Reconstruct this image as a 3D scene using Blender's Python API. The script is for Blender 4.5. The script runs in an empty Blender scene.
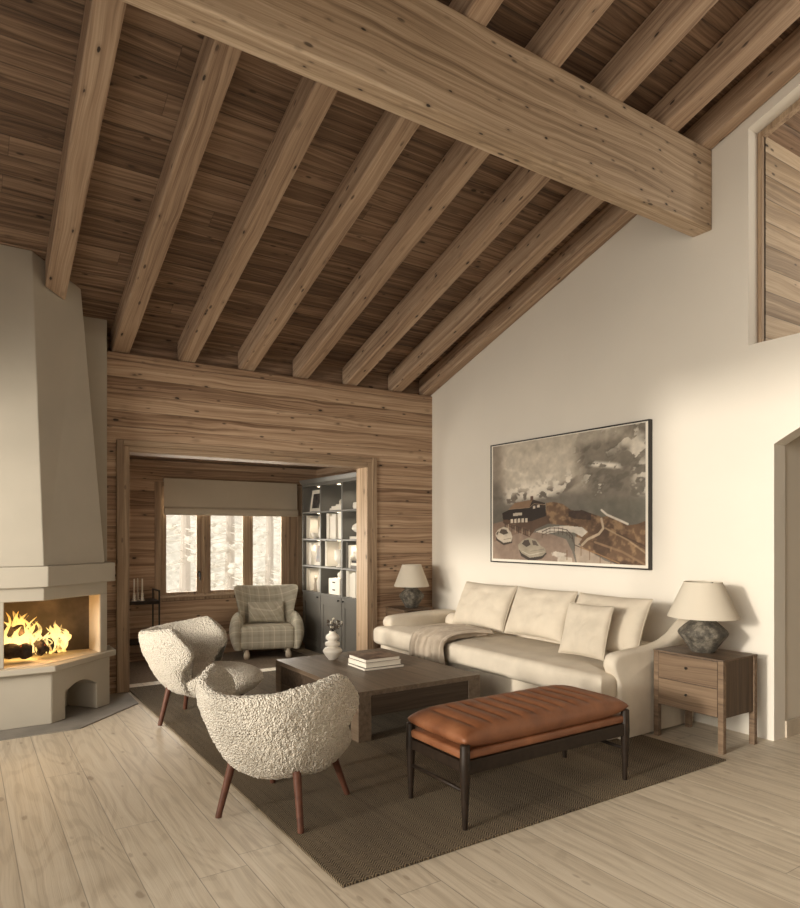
import bpy, bmesh, math, random
import numpy as np
from mathutils import Vector, Matrix, noise
PI = math.pi
random.seed(7)
scene = bpy.context.scene
COL = scene.collection

# ------------------------------------------------------------------ helpers
class M:
    def __init__(s): s.v = []; s.f = []; s.m = []
    def add(s, v, f):
        b = len(s.v); s.v += [tuple(p) for p in v]; s.f += [tuple(i + b for i in q) for q in f]; return s
    def box(s, a, b):
        x0, y0, z0 = a; x1, y1, z1 = b
        return s.add([(x0,y0,z0),(x1,y0,z0),(x1,y1,z0),(x0,y1,z0),(x0,y0,z1),(x1,y0,z1),(x1,y1,z1),(x0,y1,z1)],
                     [(3,2,1,0),(4,5,6,7),(0,1,5,4),(1,2,6,5),(2,3,7,6),(3,0,4,7)])
    def hexa(s, p):
        return s.add(p, [(3,2,1,0),(4,5,6,7),(0,1,5,4),(1,2,6,5),(2,3,7,6),(3,0,4,7)])
    def prism(s, poly, h0, h1, axis='z'):
        """poly: 2-D outline; axis z: (x,y), axis x: (y,z), axis y: (x,z)"""
        def P(q, h):
            return (q[0], q[1], h) if axis == 'z' else (h, q[0], q[1]) if axis == 'x' else (q[0], h, q[1])
        n = len(poly)
        vs = [P(q, h0) for q in poly] + [P(q, h1) for q in poly]
        fs = [tuple(range(n))[::-1], tuple(range(n, 2*n))] + [(i, (i+1) % n, n + (i+1) % n, n + i) for i in range(n)]
        return s.add(vs, fs)
    def loft(s, lo, hi):
        n = len(lo)
        return s.add(list(lo) + list(hi), [tuple(range(n))[::-1], tuple(range(n, 2*n))] + [(i, (i+1) % n, n + (i+1) % n, n + i) for i in range(n)])
    def tube(s, pts, rad, seg=12, caps=True):
        pts = [Vector(p) for p in pts]; n = len(pts)
        if not hasattr(rad, '__len__'): rad = [rad]*n
        vs = []; up = None
        for i, p in enumerate(pts):
            d = (pts[min(i+1, n-1)] - pts[max(i-1, 0)]).normalized()
            if up is None: up = d.orthogonal().normalized()
            up = (up - d*up.dot(d)).normalized(); w = d.cross(up)
            vs += [p + (up*math.cos(2*PI*k/seg) + w*math.sin(2*PI*k/seg))*rad[i] for k in range(seg)]
        fs = [(i*seg+k, i*seg+(k+1) % seg, (i+1)*seg+(k+1) % seg, (i+1)*seg+k) for i in range(n-1) for k in range(seg)]
        if caps: fs += [tuple(range(seg))[::-1], tuple((n-1)*seg + k for k in range(seg))]
        return s.add(vs, fs)
    def lathe(s, prof, c=(0,0,0), seg=32, caps=True):
        vs = [(c[0]+r*math.cos(2*PI*k/seg), c[1]+r*math.sin(2*PI*k/seg), c[2]+z) for r, z in prof for k in range(seg)]
        n = len(prof)
        fs = [(i*seg+k, i*seg+(k+1) % seg, (i+1)*seg+(k+1) % seg, (i+1)*seg+k) for i in range(n-1) for k in range(seg)]
        if caps: fs += [tuple(range(seg))[::-1], tuple((n-1)*seg + k for k in range(seg))]
        return s.add(vs, fs)
    def grid(s, rows, closed=False, capu=False):
        nr, nc = len(rows), len(rows[0])
        vs = [p for r in rows for p in r]
        fs = [(i*nc+k, i*nc+(k+1) % nc, (i+1)*nc+(k+1) % nc, (i+1)*nc+k) for i in range(nr-1) for k in range(nc if closed else nc-1)]
        if capu: fs += [tuple(range(nc))[::-1], tuple((nr-1)*nc + k for k in range(nc))]
        return s.add(vs, fs)
    def rbox(s, a, b, r, seg=3):
        bm = bmesh.new(); bmesh.ops.create_cube(bm, size=1)
        for v in bm.verts:
            v.co = [a[i] + (v.co[i]+.5)*(b[i]-a[i]) for i in range(3)]
        bmesh.ops.bevel(bm, geom=list(bm.edges), offset=r, segments=seg, affect='EDGES', profile=.5)
        bm.verts.index_update()
        s.add([tuple(v.co) for v in bm.verts], [tuple(v.index for v in f.verts) for f in bm.faces]); bm.free(); return s
    def xf(s, mat):
        s.v = [tuple(mat @ Vector(p)) for p in s.v]; return s

def world_loc(o):
    p = Vector((0,0,0))
    while o: p += o.location; o = o.parent
    return p

def ob(name, m, mat, parent=None, smooth=False, bevel=0, sub=0, bseg=2, world=True, angle=None):
    me = bpy.data.meshes.new(name)
    vs = m.v
    if parent is not None and world:
        L = world_loc(parent); vs = [(p[0]-L.x, p[1]-L.y, p[2]-L.z) for p in vs]
    me.from_pydata(vs, [], m.f); me.update()
    bm = bmesh.new(); bm.from_mesh(me); bmesh.ops.recalc_face_normals(bm, faces=bm.faces); bm.to_mesh(me); bm.free()
    if smooth:
        me.polygons.foreach_set('use_smooth', [True]*len(me.polygons))
        if angle: me.set_sharp_from_angle(angle=math.radians(angle))
    if mat: me.materials.append(mat)
    o = bpy.data.objects.new(name, me); COL.objects.link(o)
    if parent is not None: o.parent = parent
    if bevel:
        b = o.modifiers.new('bevel', 'BEVEL'); b.width = bevel; b.segments = bseg; b.limit_method = 'ANGLE'; b.angle_limit = .6
        b.harden_normals = False
    if sub:
        q = o.modifiers.new('sub', 'SUBSURF'); q.levels = sub; q.render_levels = sub
    return o

def empty(name, loc=(0,0,0), rz=0):
    o = bpy.data.objects.new(name, None); o.empty_display_size = .1; COL.objects.link(o)
    o.location = loc; o.rotation_euler = (0,0,rz); return o
def tag(o, label, cat, group=None, kind=None):
    o['label'] = label; o['category'] = cat
    if group: o['group'] = group
    if kind: o['kind'] = kind
    return o
def struct(o): o['kind'] = 'structure'; return o
def copy_tree(o, parent=None):
    c = o.copy(); COL.objects.link(c)
    if parent is not None: c.parent = parent
    for ch in list(o.children): copy_tree(ch, c)
    return c

# ------------------------------------------------------------------ materials
class NT:
    def __init__(s, name):
        s.mat = bpy.data.materials.new(name); s.mat.use_nodes = True
        s.t = s.mat.node_tree; s.b = s.t.nodes['Principled BSDF']; s.out = s.t.nodes['Material Output']
    def n(s, typ, **kw):
        nd = s.t.nodes.new(typ)
        for k, v in kw.items(): setattr(nd, k, v)
        return nd
    def l(s, a, b): s.t.links.new(a, b)
    def val(s, sock, v):
        if isinstance(v, (int, float)): sock.default_value = v
        elif isinstance(v, (tuple, list)): sock.default_value = v
        else: s.l(v, sock)
    def math(s, op, a, b=None, c=None, clamp=False):
        nd = s.n('ShaderNodeMath', operation=op); nd.use_clamp = clamp
        s.val(nd.inputs[0], a)
        if b is not None: s.val(nd.inputs[1], b)
        if c is not None: s.val(nd.inputs[2], c)
        return nd.outputs[0]
    def xyz(s, x, y, z):
        nd = s.n('ShaderNodeCombineXYZ')
        for i, v in enumerate((x, y, z)): s.val(nd.inputs[i], v)
        return nd.outputs[0]
    def coords(s, rnd=False):
        tc = s.n('ShaderNodeTexCoord'); v = tc.outputs['Object']
        if rnd:
            oi = s.n('ShaderNodeObjectInfo'); va = s.n('ShaderNodeVectorMath', operation='ADD')
            s.l(v, va.inputs[0]); m = s.math('MULTIPLY', oi.outputs['Random'], 37.0); s.l(s.xyz(m, m, m), va.inputs[1]); v = va.outputs[0]
        return v
    def sep(s, v):
        nd = s.n('ShaderNodeSeparateXYZ'); s.l(v, nd.inputs[0]); return nd.outputs
    def noise(s, vec, scale=1, detail=4, rough=.55, dist=0):
        nd = s.n('ShaderNodeTexNoise'); s.l(vec, nd.inputs['Vector'])
        nd.inputs['Scale'].default_value = scale; nd.inputs['Detail'].default_value = detail
        nd.inputs['Roughness'].default_value = rough; nd.inputs['Distortion'].default_value = dist
        return nd.outputs['Fac']
    def voro(s, vec, scale=1, feature='F1', rand=1.0, out='Distance'):
        nd = s.n('ShaderNodeTexVoronoi', feature=feature); s.l(vec, nd.inputs['Vector'])
        nd.inputs['Scale'].default_value = scale; nd.inputs['Randomness'].default_value = rand
        return nd.outputs[out]
    def ramp(s, fac, stops):
        nd = s.n('ShaderNodeValToRGB'); e = nd.color_ramp.elements
        while len(e) < len(stops): e.new(.5)
        for i, (p, c) in enumerate(stops):
            e[i].position = p; e[i].color = (*c, 1) if len(c) == 3 else c
        s.l(fac, nd.inputs[0]); return nd.outputs[0]
    def mix(s, fac, a, b, mode='MIX'):
        nd = s.n('ShaderNodeMix', data_type='RGBA', blend_type=mode)
        s.val(nd.inputs[0], fac)
        for sock, v in ((nd.inputs[6], a), (nd.inputs[7], b)):
            if isinstance(v, tuple): sock.default_value = (*v, 1) if len(v) == 3 else v
            else: s.l(v, sock)
        return nd.outputs[2]
    def bump(s, h, strength=.3, dist=.01):
        nd = s.n('ShaderNodeBump'); s.l(h, nd.inputs['Height']); nd.inputs['Strength'].default_value = strength
        nd.inputs['Distance'].default_value = dist; s.l(nd.outputs[0], s.b.inputs['Normal'])
    def smooth(s, v, a, b):
        nd = s.n('ShaderNodeMapRange', interpolation_type='SMOOTHSTEP'); s.val(nd.inputs[0], v)
        nd.inputs[1].default_value = a; nd.inputs[2].default_value = b; return nd.outputs[0]
    def base(s, c): s.val(s.b.inputs['Base Color'], (*c, 1) if isinstance(c, tuple) else c)
    def rough(s, r): s.val(s.b.inputs['Roughness'], r)

def plain(name, c, rough=.6, metal=0, nscale=0, namt=.12, bump=0, bscale=200):
    t = NT(name); t.rough(rough); t.b.inputs['Metallic'].default_value = metal
    v = t.coords()
    if nscale:
        f = t.noise(v, nscale, 4)
        t.base(t.mix(t.smooth(f, .3, .7), tuple(x*(1-namt) for x in c), tuple(min(1, x*(1+namt)) for x in c)))
    else: t.base(c)
    if bump: t.bump(t.noise(v, bscale, 3), bump, .004)
    return t.mat

def wood(name, grain, across, width, dark, mid, light, knots=1.0, seam=.006, seam_dark=.35, rnd=False, rough=.6, rings=0.0, var=.22, ends=0.0, kcol=(.03,.016,.009), seam_bump=1.0, streak=1.0, kscale=1.0, shear=0.0):
    """grain/across: 0,1,2 axis index; width: plank width (0 = solid timber)"""
    t = NT(name); t.rough(rough)
    X = t.sep(t.coords(rnd)); g = X[grain]; a = X[across]; c = X[3-grain-across]
    if shear: c = t.math('ADD', c, t.math('MULTIPLY', g, shear))
    if width:
        q = t.math('DIVIDE', a, width); pid = t.math('FLOOR', q); fr = t.math('FRACT', q)
        wn = t.n('ShaderNodeTexWhiteNoise', noise_dimensions='1D'); t.l(pid, wn.inputs['W']); r0 = wn.outputs['Value']
        if ends:
            ge = t.math('ADD', t.math('DIVIDE', g, ends), t.math('MULTIPLY', r0, 7.3)); eid = t.math('FLOOR', ge); efr = t.math('FRACT', ge)
            wn2 = t.n('ShaderNodeTexWhiteNoise', noise_dimensions='2D'); t.l(t.xyz(pid, eid, 0.0), wn2.inputs['Vector']); r1 = wn2.outputs['Value']
        else: r1 = r0
        off = t.math('MULTIPLY', r1, 53.0)
    else:
        pid = None; r1 = None; off = 0.0
    gg = t.math('ADD', g, off)
    warp = t.math('MULTIPLY', t.math('SUBTRACT', t.noise(t.xyz(t.math('MULTIPLY', gg, .9), t.math('MULTIPLY', a, 3.0), t.math('MULTIPLY', c, 3.0)), 1.0, 2), .5), .12)
    aw = t.math('ADD', a, warp)
    broad = t.noise(t.xyz(t.math('MULTIPLY', gg, .45), t.math('MULTIPLY', aw, 30*streak), t.math('MULTIPLY', c, 30*streak)), 1.0, 5, .65)
    fine = t.noise(t.xyz(t.math('MULTIPLY', gg, 2.5), t.math('MULTIPLY', aw, 130), t.math('MULTIPLY', c, 130)), 1.0, 3, .6)
    f = t.math('ADD', t.math('MULTIPLY', broad, .75), t.math('MULTIPLY', fine, .25))
    if rings:
        rn = t.noise(t.xyz(t.math('MULTIPLY', gg, .7), t.math('MULTIPLY', a, 4.0), t.math('MULTIPLY', c, 4.0)), 1.0, 1, .4)
        rg = t.math('SINE', t.math('MULTIPLY', rn, 80.0))
        rg = t.smooth(rg, .1, .95)
        f = t.math('ADD', f, t.math('MULTIPLY', rg, -rings))
    if r1 is not None:
        f = t.math('ADD', f, t.math('MULTIPLY', t.math('SUBTRACT', r1, .5), var))
    col = t.ramp(f, [(.36, dark), (.5, mid), (.645, light)])
    h = f
    if knots:
        kv = t.xyz(t.math('MULTIPLY', gg, 2.8*kscale), t.math('MULTIPLY', a, 6.5*kscale), t.math('MULTIPLY', c, 6.5*kscale))
        d = t.voro(kv, 1.0)
        gate = t.smooth(t.noise(t.xyz(t.math('MULTIPLY', gg, 1.1), t.math('MULTIPLY', a, 2.6), t.math('MULTIPLY', c, 2.6)), 1.0, 1), .36, .48)
        dd = t.math('ADD', d, t.math('MULTIPLY', t.math('SUBTRACT', t.noise(kv, 6.0, 2), .5), .10))
        k = t.math('MULTIPLY', t.math('SUBTRACT', 1.0, t.smooth(dd, .06, .105)), gate)
        ring = t.math('MULTIPLY', t.math('SUBTRACT', 1.0, t.smooth(dd, .08, .24)), .35)
        col = t.mix(t.math('MULTIPLY', ring, knots), col, tuple(x*.55 for x in dark))
        col = t.mix(t.math('MULTIPLY', k, knots, clamp=True), col, kcol)
        # small scattered specks
        d2 = t.voro(t.xyz(t.math('MULTIPLY', gg, 5.0), t.math('MULTIPLY', a, 13.0), t.math('MULTIPLY', c, 13.0)), 1.0)
        g2 = t.smooth(t.noise(t.xyz(t.math('MULTIPLY', gg, 1.7), t.math('MULTIPLY', a, 4.0), t.math('MULTIPLY', c, 4.0)), 1.0, 2), .46, .53)
        k2 = t.math('MULTIPLY', t.math('SUBTRACT', 1.0, t.smooth(d2, .08, .17)), g2)
        col = t.mix(t.math('MULTIPLY', k2, .8*knots, clamp=True), col, kcol)
    if width:
        e = t.math('MINIMUM', fr, t.math('SUBTRACT', 1.0, fr))
        sm = t.smooth(e, 0.0, seam/width)
        if ends:
            ee = t.math('MINIMUM', efr, t.math('SUBTRACT', 1.0, efr)); sm = t.math('MULTIPLY', sm, t.smooth(ee, 0.0, .003/ends))
        col = t.mix(t.math('SUBTRACT', 1.0, sm), col, t.mix(1.0, col, (seam_dark, seam_dark, seam_dark), 'MULTIPLY'))
        rounded = t.smooth(e, 0.0, .16)
        h = t.math('ADD', t.math('MULTIPLY', h, .35), t.math('MULTIPLY', rounded, seam_bump))
    t.base(col); t.bump(h, .45, .012)
    return t.mat

MAT = {}
TANR = .3434
MAT['wall'] = plain('plaster_wall', (.72,.675,.60), .85, nscale=1.2, namt=.02, bump=.06, bscale=60)
MAT['plaster'] = plain('plaster_fireplace', (.46,.42,.35), .85, nscale=3, namt=.03, bump=.08, bscale=40)
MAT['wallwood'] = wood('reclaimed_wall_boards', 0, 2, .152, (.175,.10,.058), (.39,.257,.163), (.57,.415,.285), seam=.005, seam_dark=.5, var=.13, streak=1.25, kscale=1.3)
MAT['alcovewood'] = wood('reclaimed_alcove_boards', 0, 2, .152, (.17,.098,.056), (.37,.242,.153), (.53,.38,.258), seam=.005, seam_dark=.5, var=.20)
MAT['alcoveside'] = wood('reclaimed_side_boards', 1, 2, .152, (.17,.098,.056), (.37,.242,.153), (.53,.38,.258), seam=.005, seam_dark=.5, var=.20)
MAT['loftwood'] = wood('pale_loft_boards', 0, 2, .17, (.25,.175,.11), (.41,.30,.195), (.54,.42,.29), seam=.006, seam_dark=.4, var=.22, streak=.7)
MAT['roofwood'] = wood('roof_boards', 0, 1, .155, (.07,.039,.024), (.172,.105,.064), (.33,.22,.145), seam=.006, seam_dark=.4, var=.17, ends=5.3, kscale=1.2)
MAT['rafterwood'] = wood('rafter_timber', 1, 0, 0, (.21,.13,.083), (.405,.28,.187), (.55,.41,.29), rnd=True, knots=1.0, streak=.9, shear=TANR, kscale=1.6)
MAT['beamwood'] = wood('beam_timber', 0, 2, 0, (.235,.16,.10), (.45,.33,.22), (.63,.495,.36), knots=1.0, streak=1.0, kscale=2.1)
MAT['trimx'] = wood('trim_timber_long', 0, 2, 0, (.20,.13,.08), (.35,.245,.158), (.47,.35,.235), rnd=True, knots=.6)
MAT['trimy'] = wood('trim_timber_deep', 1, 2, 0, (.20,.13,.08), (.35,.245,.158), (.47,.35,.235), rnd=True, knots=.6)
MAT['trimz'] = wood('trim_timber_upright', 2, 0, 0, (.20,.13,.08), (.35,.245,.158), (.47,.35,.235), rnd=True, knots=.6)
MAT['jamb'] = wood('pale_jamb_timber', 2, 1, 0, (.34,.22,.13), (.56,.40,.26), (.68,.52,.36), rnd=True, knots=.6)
MAT['floor'] = wood('pale_floor_boards', 1, 0, .21, (.50,.425,.33), (.61,.53,.42), (.66,.585,.475), knots=.45, seam=.0035, seam_dark=.45, rings=.085, var=.10, ends=2.9, rough=.5, kcol=(.16,.09,.05), seam_bump=.15, streak=.8, kscale=.8)
MAT['tablewood'] = wood('walnut_side_table', 1, 2, 0, (.095,.058,.034), (.165,.108,.066), (.235,.16,.10), rnd=True, knots=.15, rough=.5)
MAT['tablecase_shaded'] = wood('walnut_side_table_case_shaded', 2, 0, 0, (.05,.032,.02), (.085,.055,.035), (.12,.08,.052), rnd=True, knots=0, rough=.5)  # same walnut, darkened: shade on the unlit case side put into the colour
MAT['tabledark'] = wood('walnut_side_table_dark', 1, 0, 0, (.08,.052,.034), (.125,.083,.054), (.17,.115,.075), rnd=True, knots=0, rough=.5)
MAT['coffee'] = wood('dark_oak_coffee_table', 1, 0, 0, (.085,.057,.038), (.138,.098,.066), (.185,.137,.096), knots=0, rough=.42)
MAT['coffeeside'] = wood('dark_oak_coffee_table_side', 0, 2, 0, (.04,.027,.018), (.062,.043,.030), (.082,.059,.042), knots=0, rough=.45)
MAT['walnut'] = plain('dark_walnut', (.02,.0125,.008), .5, nscale=30, namt=.25)
MAT['chairleg'] = plain('red_brown_walnut', (.10,.042,.027), .42, nscale=20, namt=.25)
for k_ in ('walnut','chairleg','coffeeside'): MAT[k_].node_tree.nodes['Principled BSDF'].inputs['Specular IOR Level'].default_value = .22
MAT['linen'] = plain('natural_linen', (.64,.57,.47), .9, nscale=6, namt=.05, bump=.25, bscale=420)
MAT['linen2'] = plain('oatmeal_linen', (.60,.53,.43), .9, nscale=6, namt=.06, bump=.3, bscale=380)
MAT['throw'] = plain('taupe_throw', (.44,.37,.295), .95, nscale=12, namt=.08, bump=.3, bscale=300)
MAT['black'] = plain('black_metal', (.02,.018,.016), .45, metal=.3)
MAT['frameblack'] = plain('black_frame', (.025,.022,.02), .4)
MAT['white'] = plain('white_paper', (.78,.73,.64), .7)
MAT['pages'] = plain('book_pages', (.74,.69,.60), .85)
MAT['ceramic'] = plain('white_ceramic', (.74,.69,.61), .45)
MAT['greybook'] = plain('grey_cover', (.16,.14,.12), .6)
MAT['cabinet'] = plain('grey_painted_cabinet', (.135,.127,.112), .5, nscale=4, namt=.05)
MAT['cabinside'] = plain('taupe_cabinet_lining', (.16,.145,.125), .6)
MAT['blind'] = plain('linen_blind', (.50,.43,.33), .95, nscale=2, namt=.04, bump=.15, bscale=300)
MAT['stone'] = plain('grey_hearth_stone', (.23,.21,.185), .7, nscale=5, namt=.12, bump=.1, bscale=60)
MAT['soot'] = plain('sooty_firebrick', (.10,.075,.055), .9, nscale=6, namt=.3)
MAT['firebrick'] = plain('pale_firebrick', (.66,.55,.42), .85, nscale=5, namt=.06)
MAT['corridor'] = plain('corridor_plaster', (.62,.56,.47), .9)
MAT['legwood'] = plain('pale_turned_wood', (.50,.43,.34), .5, nscale=10, namt=.1)
MAT['brass'] = plain('dark_bronze', (.10,.07,.04), .35, metal=.7)
MAT['snow'] = plain('snow', (.90,.87,.82), .9, nscale=.8, namt=.05)
MAT['bark'] = plain('frosted_bark', (.55,.5,.45), .9)

def m_frost():
    t = NT('frosted_foliage'); t.rough(.95)
    v = t.coords(); t.base(t.ramp(t.noise(v, 3.0, 6, .7), [(.33,(.56,.535,.48)), (.5,(.74,.715,.66)), (.66,(.88,.86,.81))])); return t.mat
MAT['frost'] = m_frost()

def m_glass(name='window_glass', rough=.02, tint=.97):
    t = NT(name); t.t.nodes.remove(t.b)
    tr = t.n('ShaderNodeBsdfTransparent'); tr.inputs[0].default_value = (tint,tint,tint,1)
    gl = t.n('ShaderNodeBsdfGlossy'); gl.inputs['Roughness'].default_value = rough
    fr = t.n('ShaderNodeFresnel'); fr.inputs[0].default_value = 1.45
    mx = t.n('ShaderNodeMixShader'); t.l(fr.outputs[0], mx.inputs[0]); t.l(tr.outputs[0], mx.inputs[1]); t.l(gl.outputs[0], mx.inputs[2]); t.l(mx.outputs[0], t.out.inputs[0])
    return t.mat
MAT['glass'] = m_glass()

def m_boucle():
    t = NT('cream_boucle'); t.rough(.95)
    v = t.coords(); d = t.voro(v, 105.0); n = t.noise(v, 120, 3)
    t.base(t.mix(t.smooth(t.math('ADD', d, t.math('MULTIPLY', n, .3)), .2, .95), (.88,.825,.725), (.66,.595,.50)))  # loops lighter, pits darker: highlight and crevice shade painted into the colour
    h = t.math('SUBTRACT', t.math('MULTIPLY', n, .5), d); t.bump(h, 1.0, .014)
    t.b.inputs['Sheen Weight'].default_value = .15
    return t.mat
MAT['boucle'] = m_boucle()

def m_leather():
    t = NT('cognac_leather'); v = t.coords()
    f = t.noise(v, 7, 4); t.base(t.ramp(f, [(.3,(.135,.046,.018)), (.5,(.195,.072,.029)), (.72,(.255,.103,.045))]))
    t.rough(t.math('ADD', .42, t.math('MULTIPLY', f, .2))); t.bump(t.voro(v, 260), .12, .003); return t.mat
MAT['leather'] = m_leather()

def m_rug():
    t = NT('herringbone_rug'); t.rough(.98)
    X = t.sep(t.coords()); x, y = X[0], X[1]
    pan = t.math('FRACT', t.math('DIVIDE', t.math('ADD', x, 7.2), .53)); pid = t.math('FLOOR', t.math('DIVIDE', t.math('ADD', x, 7.2), .53))
    wn = t.n('ShaderNodeTexWhiteNoise', noise_dimensions='1D'); t.l(pid, wn.inputs['W'])
    P = .05
    tri = t.math('ABSOLUTE', t.math('SUBTRACT', t.math('FRACT', t.math('DIVIDE', x, P)), .5))     # 0..0.5
    ph = t.math('ADD', t.math('DIVIDE', y, .0145), t.math('MULTIPLY', tri, 3.4))
    ph = t.math('ADD', ph, t.math('MULTIPLY', t.noise(t.xyz(x, y, 0.0), 14.0, 3), 1.1))
    s = t.math('SINE', t.math('MULTIPLY', ph, 2*PI))
    n = t.noise(t.xyz(x, y, 0.0), 70.0, 4, .7); n2 = t.noise(t.xyz(t.math('MULTIPLY', x, 5.0), y, 0.0), 2.0, 4)
    f = t.math('ADD', t.math('MULTIPLY', s, .30), t.math('ADD', t.math('MULTIPLY', n, .65), t.math('MULTIPLY', n2, .35)))
    f = t.math('ADD', f, t.math('MULTIPLY', wn.outputs['Value'], .12))
    col = t.ramp(f, [(.25,(.022,.015,.008)), (.5,(.082,.058,.034)), (.78,(.225,.172,.106))])
    e = t.math('MINIMUM', pan, t.math('SUBTRACT', 1.0, pan))
    col = t.mix(t.math('SUBTRACT', .25, t.math('MULTIPLY', t.smooth(e, 0.0, .05), .25)), col, (.055,.038,.022))
    t.base(col); t.bump(t.math('ADD', s, n), .5, .004); return t.mat
MAT['rug'] = m_rug()
MAT['rug2'] = plain('brown_alcove_carpet', (.16,.12,.085), .98, nscale=40, namt=.25, bump=.4, bscale=300)

def m_plaid():
    t = NT('sage_tartan_wool'); t.rough(.95)
    X = t.sep(t.coords())
    def stripes(q):
        fr = t.math('FRACT', t.math('DIVIDE', q, .135))
        thin = t.math('SUBTRACT', 1.0, t.smooth(t.math('ABSOLUTE', t.math('SUBTRACT', fr, .5)), .03, .06))
        band = t.math('SUBTRACT', 1.0, t.smooth(t.math('ABSOLUTE', t.math('SUBTRACT', fr, .1)), .10, .14))
        return thin, band
    a = t.math('ADD', X[0], t.math('MULTIPLY', X[1], .6)); b = t.math('ADD', X[2], t.math('MULTIPLY', X[1], .55))
    t1, b1 = stripes(a); t2, b2 = stripes(b)
    col = t.mix(t.math('MULTIPLY', t.math('ADD', b1, b2), .35), (.43,.395,.315), (.30,.272,.21))
    col = t.mix(t.math('MULTIPLY', t.math('ADD', t1, t2), .5, clamp=True), col, (.66,.61,.50))
    t.base(col); t.bump(t.noise(t.coords(), 250, 3), .3, .004); return t.mat
MAT['plaid'] = m_plaid()

def m_lampbase():
    t = NT('aged_stoneware'); t.rough(.75); v = t.coords()
    f = t.noise(v, 16, 6, .7); t.base(t.ramp(f, [(.35,(.035,.03,.024)), (.5,(.10,.088,.07)), (.62,(.22,.195,.155))]))
    t.bump(f, .8, .02); return t.mat
MAT['stoneware'] = m_lampbase()
def m_shade():
    t = NT('linen_lampshade'); t.rough(.9); t.base((.74,.68,.575))
    t.b.inputs['Transmission Weight'].default_value = 0
    tr = t.n('ShaderNodeBsdfTranslucent'); tr.inputs[0].default_value = (.8,.72,.58,1)
    mx = t.n('ShaderNodeMixShader'); mx.inputs[0].default_value = .25
    t.l(t.b.outputs[0], mx.inputs[1]); t.l(tr.outputs[0], mx.inputs[2]); t.l(mx.outputs[0], t.out.inputs[0]); t.bump(t.noise(t.coords(), 300, 2), .15, .003)
    return t.mat
MAT['shade'] = m_shade()

def emit(name, col, st):
    t = NT(name); t.b.inputs['Emission Color'].default_value = (*col, 1); t.b.inputs['Emission Strength'].default_value = st; t.base((0.,0.,0.)); return t.mat
def m_flame():
    t = NT('flame'); t.t.nodes.remove(t.b)
    X = t.sep(t.coords()); v = t.coords()
    n = t.noise(t.xyz(t.math('MULTIPLY', X[0], 2.2), t.math('MULTIPLY', X[1], 2.2), X[2]), 9.0, 3)
    hgt = t.math('ADD', t.math('MULTIPLY', X[2], 2.2), t.math('MULTIPLY', t.math('SUBTRACT', n, .5), .8))
    col = t.ramp(hgt, [(0.0,(1.0,.50,.10)), (.3,(1.0,.70,.26)), (.62,(1.0,.60,.15)), (.95,(1.0,.34,.04))])
    e = t.n('ShaderNodeEmission'); t.l(col, e.inputs[0]); e.inputs[1].default_value = 2.0
    tr = t.n('ShaderNodeBsdfTransparent')
    lw = t.n('ShaderNodeLayerWeight'); lw.inputs[0].default_value = .35
    face = t.math('SUBTRACT', 1.0, lw.outputs['Facing'])
    al = t.math('MULTIPLY', t.smooth(face, .02, .75), t.smooth(n, .33, .60)); al = t.math('MULTIPLY', al, t.math('SUBTRACT', 1.15, t.math('MULTIPLY', X[2], 1.6)), clamp=True)
    mx = t.n('ShaderNodeMixShader'); t.l(al, mx.inputs[0]); t.l(tr.outputs[0], mx.inputs[1]); t.l(e.outputs[0], mx.inputs[2]); t.l(mx.outputs[0], t.out.inputs[0])
    return t.mat
MAT['flame'] = m_flame()
def m_log():
    t = NT('charred_log'); t.rough(.95); v = t.coords(True)
    f = t.noise(v, 14, 5, .7); t.base(t.ramp(f, [(.35,(.012,.009,.007)), (.6,(.055,.035,.024)), (.75,(.16,.10,.065))]))
    em = t.ramp(t.voro(v, 18), [(.0,(1,.22,.03)), (.12,(.6,.08,.01)), (.22,(0,0,0))])
    g = t.smooth(t.noise(v, 5, 2), .5, .62); t.l(em, t.b.inputs['Emission Color']); t.l(t.math('MULTIPLY', g, 1.6), t.b.inputs['Emission Strength'])
    t.bump(f, .9, .02); return t.mat
MAT['log'] = m_log()
MAT['ember'] = emit('ember', (1.0,.25,.04), 1.2)

# ------------------------------------------------------------------ dimensions
XW, YB, YA, XB, ZA = 4.755, 6.50, 8.54, 3.88, -.11
TAN = .3434
def zr(y): return 3.125 + TAN*(6.497 - y)        # underside of rafters
RV = .225                                          # rafter depth, vertical
def zb(y): return zr(y) + RV                       # underside of roof boards
XL = -1.3

# ------------------------------------------------------------------ setting
struct(ob('floor', M().box((XL-.2,-4,-.12), (XW,6.80,0)).box((XW,-1.2,-.12), (7.2,2.46,0)), MAT['floor']))
struct(ob('floor_alcove', M().box((.9,6.80,ZA-.1), (4.5,YA+.2,ZA)), MAT['floor']))

# right wall: plaster, door arch and loft opening
m = M(); T = .15
def arch(y0, y1, z0, zc, n=18):
    return [(y0 + (y1-y0)*i/n, z0 + (zc-z0)*math.sin(PI*i/n)) for i in range(n+1)]
DY0, DY1 = 1.42, 2.452; LY0, LY1, LZ = .75, 2.635, 2.815
m.prism([(LY1,0),(6.72,0),(6.72,zb(6.72)+.04),(LY1,zb(LY1)+.04)], XW, XW+T, 'x')
m.prism([(LY1,LZ),(LY1,0),(DY1,0)] + arch(DY1, DY0, 2.08, 2.27) + [(DY0,0),(LY0,0),(LY0,LZ)], XW, XW+T, 'x')
def lz(y): return 4.381 + .342*(2.635-y)
m.prism([(LY1,lz(LY1)),(LY1,zb(LY1)+.04),(LY0,zb(LY0)+.04),(LY0,lz(LY0))], XW, XW+T, 'x')
m.prism([(LY0,0),(LY0,zb(LY0)+.04),(-4,zb(-4)+.04),(-4,0)], XW, XW+T, 'x')
struct(ob('wall_right', m, MAT['wall']))
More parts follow.
